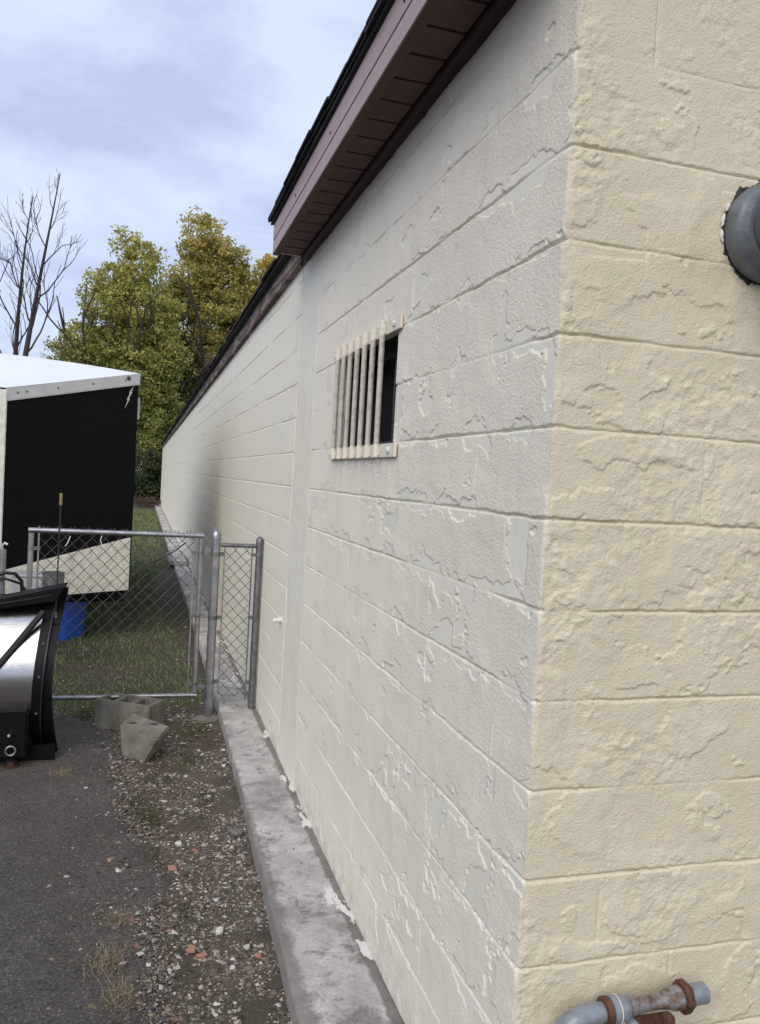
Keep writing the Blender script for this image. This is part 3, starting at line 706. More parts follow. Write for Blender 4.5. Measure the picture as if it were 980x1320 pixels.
def make_gate():
    g = empty('chain_link_gate', (-1.0, GY, .14), 'closed galvanised chain link gate in front of the black trailer', 'gate')
    xl, xr = -1.545, -.440; zb_, zt = .165, 1.295; R = .0175
    MB().tube([(xl-.0175,GY,zt),(xr+.0175,GY,zt)], R, 14).build('top_rail', M_GALV, g, smooth=True)
    MB().tube([(xl-.0175,GY,zb_),(xr+.0175,GY,zb_)], R*.92, 14).build('bottom_rail', M_GALV, g, smooth=True)
    for x in (xl, xr):
        MB().tube([(x,GY,zb_+.018),(x,GY,zt-.018)], R, 14).build('stile', M_GALV, g, smooth=True)
    for x, sx in ((xl+.047, 1), (xr-.047, -1)):
        MB().box(x-.005,x+.005,GY-.004,GY+.004,zb_-.01,zt+.03).build('tension_bar', M_GALV, g)
        for z in (zb_+.08, (zb_+zt)/2, zt-.12):
            MB().lathe((x-sx*.047,GY,z-.011), (0,0,1), [(0,.0195),(.022,.0195)], 14).build('tension_band', M_GALVD, g, smooth=True)
            MB().box(min(x-sx*.03,x+sx*.012),max(x-sx*.03,x+sx*.012),GY-.008,GY+.008,z-.011,z+.011).build('band_clip', M_GALVD, g)
    m = chain_mesh(xl+.045, xr-.045, zb_-.01, zt+.005).build('wire_mesh', M_WIRE, g); m['kind'] = 'stuff'
    random.seed(5)
    for x in (-1.38, -1.17, -.95, -.74, -.56):
        for z in (zb_, zt):
            pts = [(x+.012*t, GY+.021*math.cos(a), z+.021*math.sin(a)) for t, a in zip(np.linspace(-1,1,9), np.linspace(-.5, 5.2, 9))]
            MB().tube(pts, .0017, 5).build('tie_wire', M_GALV, g)
    # a twisted loose end on the top rail
    MB().tube([(-1.30,GY-.02,zt-.03),(-1.315,GY-.02,zt-.075),(-1.33,GY-.015,zt-.10)], .0035, 5).build('loose_tie', M_WHITECAULK, g)
    MB().tube([(-1.10,GY-.02,zt-.02),(-1.11,GY-.02,zt-.055),(-1.095,GY-.02,zt-.085),(-1.08,GY-.02,zt-.08)], .0032, 5).build('loose_tie', M_WHITECAULK, g)
    # hinges toward the post
    for z in (zb_+.055, zt-.10):
        MB().box(xr+.018,-.372,GY-.012,GY+.012,z-.012,z+.012).build('hinge', M_GALV, g, bevel=.003)
        MB().lathe((xr+.038,GY-.014,z-.028), (0,0,1), [(0,.009),(.056,.009)], 8).build('hinge_pin', M_GALV, g)
    p = empty('gate_post', (-.337, GY, 0), 'round galvanised gate post with domed cap beside the ledge', 'post')
    MB().tube([(-.338,GY,-.2),(-.336,GY,1.29)], .031, 20).build('post', M_GALV, p, smooth=True)
    MB().lathe((-.336,GY,1.275), (0,0,1), [(0,.034),(.03,.034),(.05,.028),(.062,.015),(.066,.001)], 18).build('cap', M_GALV, p, smooth=True)
    for z in (.26, .72, 1.17):
        MB().lathe((-.337,GY,z-.013), (0,0,1), [(0,.034),(.026,.034)], 18).build('band', M_GALVD, p, smooth=True)
        MB().box(-.306,-.278,GY-.010,GY+.010,z-.013,z+.013).build('band_clip', M_GALVD, p)
    n = 14; V = [(-.337,GY,.035)]; F = []
    for i in range(n):
        a = 2*PI*i/n; V.append((-.337+(.12+.03*math.sin(3*a))*math.cos(a), GY+(.11+.02*math.cos(2*a))*math.sin(a), -.02))
    for i in range(n): F.append((0, 1+i, 1+(i+1) % n))
    MB().add(V, F).build('footing', M_BLOCKC, p, smooth=True)
    f = empty('fence_panel', (-.16, GY, .06), 'narrow chain link fence panel between the gate post and the wall', 'fence')
    xw = -.034
    MB().tube([(xw,GY,.03),(xw+.004,GY,1.265)], .024, 16).build('wall_post', M_GALVD, f, smooth=True)
    MB().lathe((xw+.004,GY,1.255), (0,0,1), [(0,.027),(.028,.027),(.043,.018),(.050,.001)], 16).build('post_cap', M_GALVD, f, smooth=True)
    MB().tube([(-.300,GY,1.235),(xw-.02,GY,1.235)], .015, 12).build('top_rail', M_GALVD, f, smooth=True)
    MB().box(-.279,-.270,GY-.004,GY+.004,.17,1.255).build('tension_bar', M_GALV, f)
    MB().box(-.085,-.076,GY-.004,GY+.004,.12,1.245).build('tension_bar', M_GALVD, f)
    for z in (.25, .72, 1.17):
        MB().lathe((xw+.001,GY,z-.012), (0,0,1), [(0,.027),(.024,.027)], 14).build('band', M_GALVD, f, smooth=True)
        MB().box(-.085,xw-.02,GY-.009,GY+.009,z-.012,z+.012).build('band_clip', M_GALVD, f)
    m = chain_mesh(-.279, -.078, .15, 1.22, .040, .084).build('wire_mesh', M_WIRE, f); m['kind'] = 'stuff'
make_gate()

# ================================================================== PLOW
def make_plow():
    e = empty('snow_plow', (-2.0, 3.42, 0), 'polished steel snow plow blade with black frame standing on the asphalt', 'snow plow')
    def yp(z):         # back of the blade bulges toward the camera
        z = np.asarray(z, float); return 3.36 + np.where(z > .47, .34*((z-.47)/.53)**2, .22*((.47-z)/.47)**2)
    zz = np.linspace(.05, .915, 26); XL, XR = -3.6, -1.34
    V = []; F = []
    for z in zz: V += [(XL, float(yp(z)), z), (XR-.05*(1-z), float(yp(z)), z)]
    n = len(zz)
    for z in zz: V += [(XL, float(yp(z))+.006, z), (XR-.05*(1-z), float(yp(z))+.006, z)]
    for i in range(n-1):
        a = 2*i; F += [(a,a+1,a+3,a+2),(2*n+a+2,2*n+a+3,2*n+a+1,2*n+a),(a+1,2*n+a+1,2*n+a+3,a+3),(a,a+2,2*n+a+2,2*n+a)]
    MB().add(V, F).build('blade_skin', M_STEEL, e, smooth=True)
    # end rib: a broad curved black strip with an outer flange
    def strip(xa, xb, off0, off1, zs, name, m=M_BLACK):
        V = []; F = []
        for z in zs:
            y = float(yp(z))
            for o_ in (off0, off1): V += [(xa(z), y+o_, z), (xb(z), y+o_, z)]
        for i in range(len(zs)-1):
            a = 4*i; F += [(a,a+1,a+5,a+4),(a+3,a+2,a+6,a+7),(a+1,a+3,a+7,a+5),(a+2,a,a+4,a+6)]
        L = 4*(len(zs)-1); F += [(0,2,3,1),(L,L+1,L+3,L+2)]
        return MB().add(V, F).build(name, m, e, smooth=True)
    xin = lambda z: -1.415 + .075*max(0, z-.25)**1.6
    xout = lambda z: -1.275 - .030*math.sin(PI*min(1, z/.95)) + .035*max(0, z-.6)
    zs = list(np.linspace(0.0, .985, 24))
    strip(xin, lambda z: xin(z)+.055, -.030, .03, zs, 'end_rib')
    strip(lambda z: xin(z)+.058, xout, -.014, .03, zs, 'end_plate')
    strip(lambda z: xin(z)+.050, lambda z: xin(z)+.0575, -.040, -.0305, zs, 'rib_bead', M_DARK)
    # top channel
    MB().prism([(XL,.872),(-1.606,.882),(-1.352,.925),(-1.318,.925),(-1.262,1.020),(-1.608,.940),(XL,.925)], 1, 3.49, 3.70).build('top_channel', M_BLACK, e, bevel=.006)
    MB().prism([(XL,.905),(-1.606,.912),(-1.35,.962),(-1.335,.972),(-1.608,.921),(XL,.912)], 1, 3.482, 3.4895).build('top_lip', M_DARK, e)
    # diagonal brace
    MB().tube([(-1.375,3.46,.875),(-1.62,3.34,.545),(-1.9,3.30,.18)], .021, 4).build('brace', M_BLACK, e, bevel=.003)
    MB().tube([(-3.3,3.46,.875),(-2.6,3.30,.18)], .021, 4).build('brace', M_BLACK, e, bevel=.003)
    # lower frame, cutting edge, shoe, ring
    MB().box(XL,-1.42,3.30,3.40,.06,.325).build('lower_beam', M_BLACK, e, bevel=.012)
    MB().box(XL,-1.42,3.275,3.298,.075,.11).build('beam_flange', M_BLACK, e, bevel=.004)
    MB().box(XL,-1.28,3.40,3.43,-.005,.10).build('cutting_edge', M_BLACK, e, bevel=.004)
    MB().tube([(-1.50+.026*math.cos(a),3.262,.118+.026*math.sin(a)) for a in np.linspace(0,2*PI,17)], .006, 6, False).build('lift_ring', M_GALVD, e, smooth=True)
    MB().box(-1.53,-1.47,3.298,3.36,.045,.062).build('shoe_bracket', M_BLACK, e)
    MB().lathe((-1.50,3.32,0), (0,0,1), [(0,.045),(.012,.045),(.02,.022),(.05,.022)], 14).build('plow_shoe', mat('dark_rust', (.055,.028,.02), .7, 0, var=.4, var_scale=30), e, smooth=True)
    MB().lathe((-1.51,3.295,.20), (0,-1,.2), [(0,.008),(.05,.008)], 6).build('grease_fitting', M_GALV, e)
    for z in (.30,.52,.70):
        MB().lathe((xin(z)+.03, float(yp(z))-.0305, z), (0,-1,0), [(0,.008),(.005,.007),(.0051,.001)], 6).build('bolt', M_GALVD, e)
    # marker rod
    MB().tube([(-1.315,3.515,.84),(-1.312,3.515,1.50)], .0042, 8).build('marker_rod', M_HOSE, e)
    MB().tube([(-1.312,3.515,1.501),(-1.312,3.515,1.57)], .0085, 8).build('marker_tip', mat('yellowed_plastic', (.30,.24,.10), .5, var=.3), e)
    MB().lathe((-1.315,3.515,.80), (0,0,1), [(0,.014),(.03,.014),(.04,.009),(.06,.009)], 8).build('marker_clamp', M_GALVD, e)
    MB().box(-1.34,-1.29,3.47,3.53,.79,.80).build('marker_bracket', M_BLACK, e)
make_plow()

# ================================================================== TRAILER
def make_trailer():
    PIV, TH = (-.932, 6.9), math.radians(10)
    e = empty('cargo_trailer', (PIV[0], PIV[1], 0), 'black enclosed cargo trailer with white roof and wedge nose', 'trailer')
    XC, HW = -2.175, 1.243; XR, XLf = XC+HW, XC-HW; YS, YE, YT = 6.9, 12.2, 6.348
    ZB, ZT, ZTT = .51, 2.628, 2.314
    tipx = .02
    # body walls (behind shoulder) and wedge faces
    b = MB()
    b.hexa([(XLf,YS,ZB),(XR,YS,ZB),(XR,YE,ZB),(XLf,YE,ZB),(XLf,YS,ZT),(XR,YS,ZT),(XR,YE,ZT),(XLf,YE,ZT)]); b.build('body', M_TRAILER, e)
    n = MB(); n.add([(XC-tipx,YT,ZB),(XC+tipx,YT,ZB),(XR,YS-.001,ZB),(XLf,YS-.001,ZB),(XC-tipx,YT,ZTT),(XC+tipx,YT,ZTT),(XR,YS-.001,ZT),(XLf,YS-.001,ZT)],
          [(3,2,1,0),(0,1,5,4),(1,2,6,5),(3,0,4,7),(2,3,7,6)]); n.build('nose', M_TRAILER, e)
    # roof: crowned main roof and sloping nose panel
    xs = np.linspace(XLf, XR, 9); V = []; F = []
    cz = lambda x, s=1: .05*(1-((x-XC)/HW)**2)*s
    rows = [(YS, 1), (YE, 1)]
    for y, s in rows:
        for x in xs: V.append((x, y, ZT+.06+cz(x)))
    for i in range(8): F.append((i, i+1, 9+i+1, 9+i))
    MB().add(V, F).build('roof', M_WHITE, e, smooth=True)
    V = [(XC-tipx-.01,YT-.012,ZTT+.065),(XC+tipx+.01,YT-.012,ZTT+.065)]; F = []
    for x in xs: V.append((x, YS-.001, ZT+.06+cz(x)))
    for i in range(8): F.append((0 if i < 4 else 1, 2+i, 3+i))
    F.append((0, 6, 1))
    MB().add(V, F).build('nose_roof', M_WHITE, e, smooth=True)
    # trim along the top of the wedge faces and the sides
    d = Vector((HW-tipx, YS-YT, 0)).normalized(); nrm = Vector((d.y, -d.x, 0))
    for sx in (1, -1):
        def P(t, z, o):
            x = tipx + (HW-tipx)*t + nrm.x*o; y = YT + (YS-YT)*t + nrm.y*o; return (XC+sx*x, y, z)
        za = lambda t: ZTT+(ZT-ZTT)*t
        q = [P(0,za(0)-.045,.002),P(1,za(1)-.045,.002),P(1,za(1)-.045,.018),P(0,za(0)-.045,.018)]
        q += [P(0,za(0)+.06,.002),P(1,za(1)+.06,.002),P(1,za(1)+.06,.018),P(0,za(0)+.06,.018)]
        tr = MB().hexa(q).build('roof_trim', M_ALU, e, bevel=.004)
        q = [P(0,za(0)-.052,.003),P(1,za(1)-.052,.003),P(1,za(1)-.052,.025),P(0,za(0)-.052,.025)] + [P(0,za(0)-.0455,.003),P(1,za(1)-.0455,.003),P(1,za(1)-.0455,.025),P(0,za(0)-.0455,.025)]
        MB().hexa(q).build('trim_lip', M_ALU, e)
        for t in (.08,.14,.36,.62,.88):
            p = Vector(P(t, za(t)+.01, .018)); MB().lathe(p, (sx*nrm.x, nrm.y, 0), [(0,.011),(.004,.010),(.0041,.001)], 8).build('screw', M_GALVD, tr)
        MB().box(*(sorted((XC+sx*(HW+.002), XC+sx*(HW+.016)))), YS+.01, YE, ZT-.05, ZT+.06).build('side_trim', M_ALU, e)
        # tread plate guard with slanted top
        zl, zr = .772, 1.043
        k = 14
        q = [P(.03,ZB,.003),P(.985,ZB,.003),P(.985,ZB,.009),P(.03,ZB,.009),P(.03,zl,.003),P(.985,zr,.003),P(.985,zr,.009),P(.03,zl,.009)]
        MB().hexa(q).build('stone_guard', tread_mat(), e)
        # raised treads, as real little bars
        V = []; F = []; pitch = .030
        L = (HW-tipx)/d.x
        nt_ = 0
        for i in range(int(.955*L/pitch)):
            for j in range(int((zr-ZB)/pitch)):
                t = .035 + (i+.5)*pitch/L; z = ZB+.012+(j+.5)*pitch
                top = zl + (zr-zl)*(t-.03)/.955
                if z > top-.018 or t > .975: continue
                s = 1 if (i+j) % 2 == 0 else -1; a = .0115; w = .0035; dt = a*.8/L; 
                c1 = (t-dt, z-s*a); c2 = (t+dt, z+s*a); b0 = len(V); wt = w/L
                V += [P(c1[0]-wt*s,c1[1]+w,.0091),P(c1[0]+wt*s,c1[1]-w,.0091),P(c2[0]+wt*s,c2[1]-w,.0091),P(c2[0]-wt*s,c2[1]+w,.0091),P(*c1,.0125),P(*c2,.0125)]
                F += [(b0,b0+1,b0+4),(b0+1,b0+2,b0+5,b0+4),(b0+2,b0+3,b0+5),(b0+3,b0,b0+4,b0+5)]
        o = MB().add(V, F).build('tread_pattern', tread_mat(), e); o['kind'] = 'stuff'
        # lightning decal
        if sx == 1:
            def D(t, z): return P(t, z, .0035)
            c = [(a_, 1.749+(b_-1.749)*.924) for a_, b_ in [(.965-(.955-p_)*.62, 2.645-(2.60-q_)*.56) for p_, q_ in [(.955,2.60),(.915,2.44),(.925,2.43),(.885,2.32),(.898,2.31),(.83,2.10),(.868,2.275),(.856,2.285),(.893,2.41),(.882,2.42)]]]
            MB().add([D(*q) for q in c], [tuple(range(len(c)))]).build('lightning_decal', mat('silver_decal', (.55,.55,.55), .4, .2), e)
            MB().lathe(P(.905, 2.622, .0185), (nrm.x, nrm.y, 0), [(0,.022),(.004,.022),(.006,.012),(.0061,.001)], 12).build('logo_disc', mat('dark_badge', (.05,.05,.06), .4), e)
    MB().box(XC-.04, XC+.04, YT-.022, YT-.001, ZB, ZTT+.05).build('nose_cap', tread_mat(), e, bevel=.008)
    # side bits on the near side, seen edge-on
    MB().box(XR+.001, XR+.03, YS+.05, YS+.10, 2.23, 2.455).build('door_holder', M_ALU, e, bevel=.004)
    MB().box(XR+.001, XR+.022, YS+.06, YS+.09, 2.50, 2.56).build('marker_light', mat('amber_lens', (.35,.16,.03), .3), e, bevel=.004)
    # chassis, axles, wheels
    MB().box(XLf+.05,XR-.05,YS,YE,.39,.50).build('chassis', M_BLACK, e)
    for y in (9.3, 10.15):
        for x in (XR-.12, XLf+.12):
            w = MB().lathe((x-.10,y,.33), (1,0,0), [(0,.22),(.004,.31),(.02,.33),(.18,.33),(.196,.31),(.2,.22)], 28).build('wheel', M_HOSE, e, smooth=True)
            MB().lathe((x-.102,y,.33), (1,0,0), [(0,.05),(.005,.19),(.03,.21),(.175,.21),(.2,.19),(.203,.05),(.204,.001)], 20).build('rim', M_ALU, w, smooth=True)
    # tongue, jack, battery box, hoses
    for sx in (1, -1):
        MB().tube([(XC+sx*.55, YS-.45, .45), (XC+sx*.05, 5.0, .45)], .045, 4).build('tongue_beam', M_BLACK, e)
    MB().box(XC-.05,XC+.05,4.8,5.05,.41,.50).build('coupler', M_BLACK, e, bevel=.01)
    MB().tube([(-1.885,5.33,.20),(-1.885,5.33,1.045)], .024, 12).rot(PIV, -TH).build('jack_post', M_GALV, e, smooth=True)
    MB().box(-1.93,-1.84,5.28,5.38,.10,.20).rot(PIV, -TH).build('jack_foot', M_GALVD, e)
    MB().tube([(-1.885,5.31,1.045),(-1.885,5.29,1.08),(-1.865,5.27,1.10),(-1.845,5.27,1.088)], .009, 8).rot(PIV, -TH).build('jack_handle', M_WHITECAULK, e, smooth=True)
    MB().box(-1.85,-1.57,5.56,5.84,.54,.795).rot(PIV, -TH).build('battery_box', M_ALU, e, bevel=.012)
    MB().box(-1.86,-1.55,5.55,5.85,.797,.813).rot(PIV, -TH).build('box_lid', M_ALU, e, bevel=.004)
    MB().lathe((-1.525,5.52,.56), (0,0,1), [(0,.085),(.27,.085),(.275,.09),(.285,.09),(.2851,.001)], 18).rot(PIV, -TH).build('canister', M_GALVD, e, smooth=True)
    MB().tube([(-1.94,5.24,.84),(-1.85,5.24,.87),(-1.78,5.26,.86),(-1.735,5.29,.80),(-1.735,5.33,.69),(-1.79,5.33,.55)], .014, 8).rot(PIV, -TH).build('hose', M_HOSE, e, smooth=True)
    MB().tube([(-1.96,5.28,.80),(-1.85,5.26,.82),(-1.75,5.30,.78),(-1.70,5.33,.71),(-1.71,5.38,.55)], .011, 8).rot(PIV, -TH).build('hose', M_HOSE, e, smooth=True)
    e.rotation_euler.z = TH
def tread_mat():
    return mat('tread_plate', (.80,.78,.71), .5, .0, var=.25, var_scale=16)
make_trailer()

# ================================================================== LOOSE THINGS
def make_bin():
    e = empty('recycling_bin', (-1.46, 7.15, 0), 'blue plastic recycling bin on the grass under the trailer tongue', 'recycling bin')
    c = Vector((-1.555, 7.05)); rot = math.radians(-28)
    def ring(hx, hy, z, n=5, rad=.04):
        pts = []
        for sx, sy, a0 in ((1,1,0),(-1,1,90),(-1,-1,180),(1,-1,270)):
            for i in range(n):
                a = math.radians(a0+90*i/(n-1)); x = sx*(hx-rad)+rad*math.cos(a); y = sy*(hy-rad)+rad*math.sin(a)
                pts.append((c.x+x*math.cos(rot)-y*math.sin(rot), c.y+x*math.sin(rot)+y*math.cos(rot), z))
        return pts
    def loft(rs, cap):
        V = sum(rs, []); n = len(rs[0]); F = []
        for i in range(len(rs)-1):
            for k in range(n): F.append((i*n+k, i*n+(k+1) % n, (i+1)*n+(k+1) % n, (i+1)*n+k))
        if cap: F.append(tuple(range(n))[::-1])
        return MB().add(V, F)
    t = -.04
    loft([ring(.13,.17,t),ring(.155,.20,.41),ring(.151,.196,.41),ring(.125,.165,t+.01)], True).build('tub', M_BLUE, e, smooth=True)
    loft([ring(.157,.202,.405),ring(.172,.217,.408),ring(.174,.219,.442),ring(.157,.202,.445),ring(.149,.194,.435)], False).build('rim', M_BLUE, e, smooth=True)
make_bin()

def make_blocks():
    # hollow concrete block, lying under the gate with its cores up
    e = empty('cinder_block', (-.88, 4.0, 0), 'hollow grey cinder block with open cores lying under the gate', 'concrete block')
    c = Vector((-.87, 4.03)); rot = math.radians(-32); W, D, H = .205, .10, .185
    def T(x, y, z): return (c.x+x*math.cos(rot)-y*math.sin(rot), c.y+x*math.sin(rot)+y*math.cos(rot), z)
    mb = MB(); zb, zt = -.01, H; wl = .032
    def seg(x0,x1,y0,y1,z0=zb,z1=zt): mb.hexa([T(x0,y0,z0),T(x1,y0,z0),T(x1,y1,z0),T(x0,y1,z0),T(x0,y0,z1),T(x1,y0,z1),T(x1,y1,z1),T(x0,y1,z1)])
    seg(-W,W,-D,-D+wl); seg(-W,W,D-wl,D)
    for x0, x1 in ((-W,-W+wl),(-.085,-.058),(.045,.072),(W-wl,W)): seg(x0+.0008,x1-.0008,-D+wl-.001,D-wl+.001, zb+.001, zt-.0012)
    seg(-W+wl,W-wl,-D+wl,D-wl,zb+.002,.03)
    mb.build('shell', M_BLOCKC, e, bevel=.005)
    # solid tapered block with two dark dishes painted as holes on its top
    e = empty('tapered_block', (-.77, 3.45, 0), 'solid tapered concrete block with two small holes lying on the gravel', 'concrete block')
    top = [(-.925,3.50),(-.85,3.70),(-.625,3.42),(-.695,3.20)]; bot = [(-.905,3.46),(-.80,3.62),(-.665,3.60),(-.765,3.34)]
    zt = [.183,.190,.183,.176]
    N = 12
    bm = bmesh.new()
    tv = [bm.verts.new((*p, z)) for p, z in zip(top, zt)]; bv = [bm.verts.new((*p, -.02)) for p in bot]
    bm.faces.new(tv[::-1]); bm.faces.new(bv)
    for i in range(4): bm.faces.new((tv[i], tv[(i+1) % 4], bv[(i+1) % 4], bv[i]))
    bmesh.ops.recalc_face_normals(bm, faces=bm.faces[:])
    bmesh.ops.bevel(bm, geom=bm.edges[:], offset=.012, segments=2, affect='EDGES')
    me = bpy.data.meshes.new('block_body'); bm.to_mesh(me); bm.free(); o = link('block_body', me, M_BLOCKC, e)
    ctr = np.mean(top, 0); ax = (np.array(top[2])-np.array(top[0])); ax /= np.linalg.norm(ax)
    for s in (-.075, .055):
        p = ctr + ax*s + np.array([.0, .02]); 
        z = .1835
        h = MB(); n = 10; V = []
        for rr, zz in ((.020, z+.0035), (.016, z+.0015)):
            for i in range(n):
                a = 2*PI*i/n; V.append((p[0]+rr*1.25*math.cos(a)*ax[0]-rr*.7*math.sin(a)*ax[1], p[1]+rr*1.25*math.cos(a)*ax[1]+rr*.7*math.sin(a)*ax[0], zz))
        h.add(V, [(i, (i+1) % n, n+(i+1) % n, n+i) for i in range(n)] + [tuple(range(n, 2*n))]).build('hole_shade', M_CAULK_HOLE, e)  # shallow dark dish on the surface; the shade inside a hole is its colour
make_blocks()

def make_misc():
    o = MB().box(-.34,-.03,13.0,14.6,.06,.135).build('paving_slab', M_LEDGE, None, bevel=.01); tag(o, 'raised concrete slab with pale front edge on the far ledge', 'slab')
    o = MB().tube([(-.62,13.55,.04),(-.45,13.4,.14),(-.25,13.3,.28),(-.06,13.15,.46)], .012, 6).build('rod', M_RED, None); tag(o, 'thin red brown rod leaning from the grass onto the white wall', 'rod')
make_misc()

# ---- rubble
def shards(n, xs, ys, size, tone_fn, flat=.45, lift=0):
    """irregular chips: jittered octahedra lying on the soil"""
    base = np.array([(1,0,0),(0,1,0),(-1,0,0),(0,-1,0),(0,0,1),(0,0,-1)], float)
    tri = np.array([(0,1,4),(1,2,4),(2,3,4),(3,0,4),(1,0,5),(2,1,5),(3,2,5),(0,3,5)])
    v = base[None]*(1+RNG.uniform(-.45,.35,(n,6,1))) + RNG.uniform(-.25,.25,(n,6,3))
    v[:,:,2] *= flat*RNG.uniform(.5,1.3,(n,1)); v *= size[:,None,None]
    a = RNG.uniform(0,2*PI,n); t = RNG.normal(0,.28,n)
    ca,sa,ct,st = np.cos(a),np.sin(a),np.cos(t),np.sin(t)
    x,y,z = v[...,0],v[...,1],v[...,2]
    x,z = x*ct[:,None]-z*st[:,None], x*st[:,None]+z*ct[:,None]
    x,y = x*ca[:,None]-y*sa[:,None], x*sa[:,None]+y*ca[:,None]
    P = np.stack([x+xs[:,None], y+ys[:,None], z+(height_ground(xs,ys)-.008+lift)[:,None]+size[:,None]*flat*.25], -1)
    F = (np.arange(n)[:,None,None]*6 + tri[None]).reshape(-1,3)
    return P.reshape(-1,3), F, np.repeat(tone_fn, 6, 0)

def make_rubble():
    M = mat('stone_chips', (1,1,1), .85, 0, var=.25, var_scale=90, tone=True)
    n = 36000
    ys = .3 + 4.6*RNG.random(n)**1.25; xw = asphalt_edge(ys); xs = xw - .10 + (-.27-xw+.10)*RNG.beta(1.6,1.1,n)
    keep = fbm(xs*5, ys*5, 401, 3) + .15*RNG.random(n) > .46
    xs, ys = xs[keep], ys[keep]; n = len(xs)
    over = RNG.random(n) < .16; xs = np.where(over, asphalt_edge(ys) - np.abs(RNG.normal(0,.13,n)), xs)
    size = np.clip(RNG.lognormal(math.log(.0032), .66, n), .0018, .017)*np.interp(ys,[0,4],[1,1.15])
    pal = np.array([(.52,.50,.47),(.33,.30,.275),(.17,.15,.133),(.11,.09,.075),(.20,.15,.11),(.42,.36,.30),(.36,.19,.14),(.085,.075,.066)])
    pr = np.array([.13,.15,.17,.19,.14,.08,.02,.12])
    pick = RNG.choice(len(pal), n, p=pr/pr.sum()); tone = pal[pick]*RNG.uniform(.75,1.2,(n,1))
    v, f, c = shards(n, xs, ys, size, tone, flat=.34, lift=.016*sstep(-.02, .08, asphalt_edge(ys)-xs))
    o = link('gravel', np_mesh('gravel', v, f, False, c), M); tag(o, 'pale stone chips and soil between asphalt and ledge', None, None, 'stuff')
    # grit scattered thinly over the asphalt and the ledge
    n = 15000; ys = -.2+5*RNG.random(n)**1.3; xs = asphalt_edge(ys) + .03 - np.where(RNG.random(n) < .55, np.abs(RNG.normal(0,.12,n)), np.abs(RNG.normal(0,.6,n))); 
    size = np.clip(RNG.lognormal(math.log(.0022), .55, n), .001, .012); pick = RNG.choice(len(pal), n, p=[.2,.25,.2,.1,.1,.1,.01,.04]); 
    v, f, c = shards(n, xs, ys, size, pal[pick]*RNG.uniform(.6,1.1,(n,1)), lift=.012)
    o = link('grit', np_mesh('grit', v, f, False, c), M); tag(o, 'loose grit scattered over the asphalt', None, None, 'stuff')
    n = 700; ys = .6+8*RNG.random(n)**1.4; xs = -.27+.25*RNG.random(n)
    size = np.clip(RNG.lognormal(math.log(.002), .5, n), .001, .008); pick = RNG.choice(len(pal), n)
    v, f, c = shards(n, xs, ys, size, pal[pick]*.6, lift=.066)
    o = link('ledge_grit', np_mesh('ledge_grit', v, f, False, c), M); tag(o, 'dark crumbs lying on the concrete ledge', None, None, 'stuff')
    # larger fragments one can point to
    def chip(name, x, y, r, col, label, cat, thick=.25, seed=0, group=None):
        random.seed(seed); k = random.randint(6, 8); pts = [((1 if i % 2 else .75)*random.uniform(.7,1.1)*r, 2*PI*i/k) for i in range(k)]
        z = float(height_ground(np.array([x]), np.array([y]))[0]) + .002; V = []
        for s, zz in ((1.0, z-.004), (1.02, z+r*thick*.5), (.8, z+r*thick)):
            for rr, a in pts: V.append((x+rr*s*math.cos(a), y+rr*s*1.1*math.sin(a), zz+.15*rr*math.cos(a+seed)*s*thick*2))
        F = [(i,(i+1)%k,k+(i+1)%k,k+i) for i in range(k)] + [(k+i,k+(i+1)%k,2*k+(i+1)%k,2*k+i) for i in range(k)] + [tuple(range(2*k,3*k))]
        o = MB().add(V, F).build(name, col, None); tag(o, label, cat, group); return o
    mo = mat('orange_tile', (.40,.20,.145), .85, 0, var=.3, var_scale=40, bump=.002, bump_scale=160)
    ms = mat('pale_stone', (.58,.56,.52), .85, 0, var=.25, var_scale=40, bump=.002, bump_scale=160)
    md = mat('grey_slate', (.19,.175,.165), .8, 0, var=.3, var_scale=30, bump=.002, bump_scale=160)
    chip('tile_fragment', -.610, 1.345, .026, mo, 'largest orange tile fragment, lying among gravel left of the ledge', 'tile fragment', .22, 1)
    chip('tile_fragment', -.575, 1.300, .020, mo, 'orange tile fragment touching the largest one in the gravel', 'tile fragment', .25, 2)
    chip('tile_fragment', -.375, 1.262, .016, mo, 'small orange tile fragment hard against the ledge edge', 'tile fragment', .4, 3)
    chip('tile_fragment', -.685, 1.475, .012, mo, 'smallest orange chip at the edge of the asphalt', 'tile fragment', .3, 4)
    chip('tile_fragment', -.655, 1.98, .026, mo, 'flat orange tile fragment further up the gravel', 'tile fragment', .15, 5)
    chip('stone', -.50, 1.44, .020, ms, 'pale angular stone on dark gravel beside the orange tile fragments', 'stone', .6, 6)
    chip('stone', -.41, 1.315, .013, ms, 'small rounded white stone close to the ledge', 'stone', .6, 7)
    chip('stone', -.62, 2.20, .022, ms, 'white stone near a flat orange tile fragment', 'stone', .5, 8)
    chip('stone', -.34, 2.28, .045, md, 'dark grey slate piece lying against the ledge', 'stone', .2, 9)
    chip('stone', -.76, 1.27, .014, ms, 'white chip lying on the asphalt by the dry tufts', 'stone', .35, 10)
    chip('stone', -1.02, 2.42, .016, ms, 'white chip lying alone on the asphalt', 'stone', .35, 11)
make_rubble()

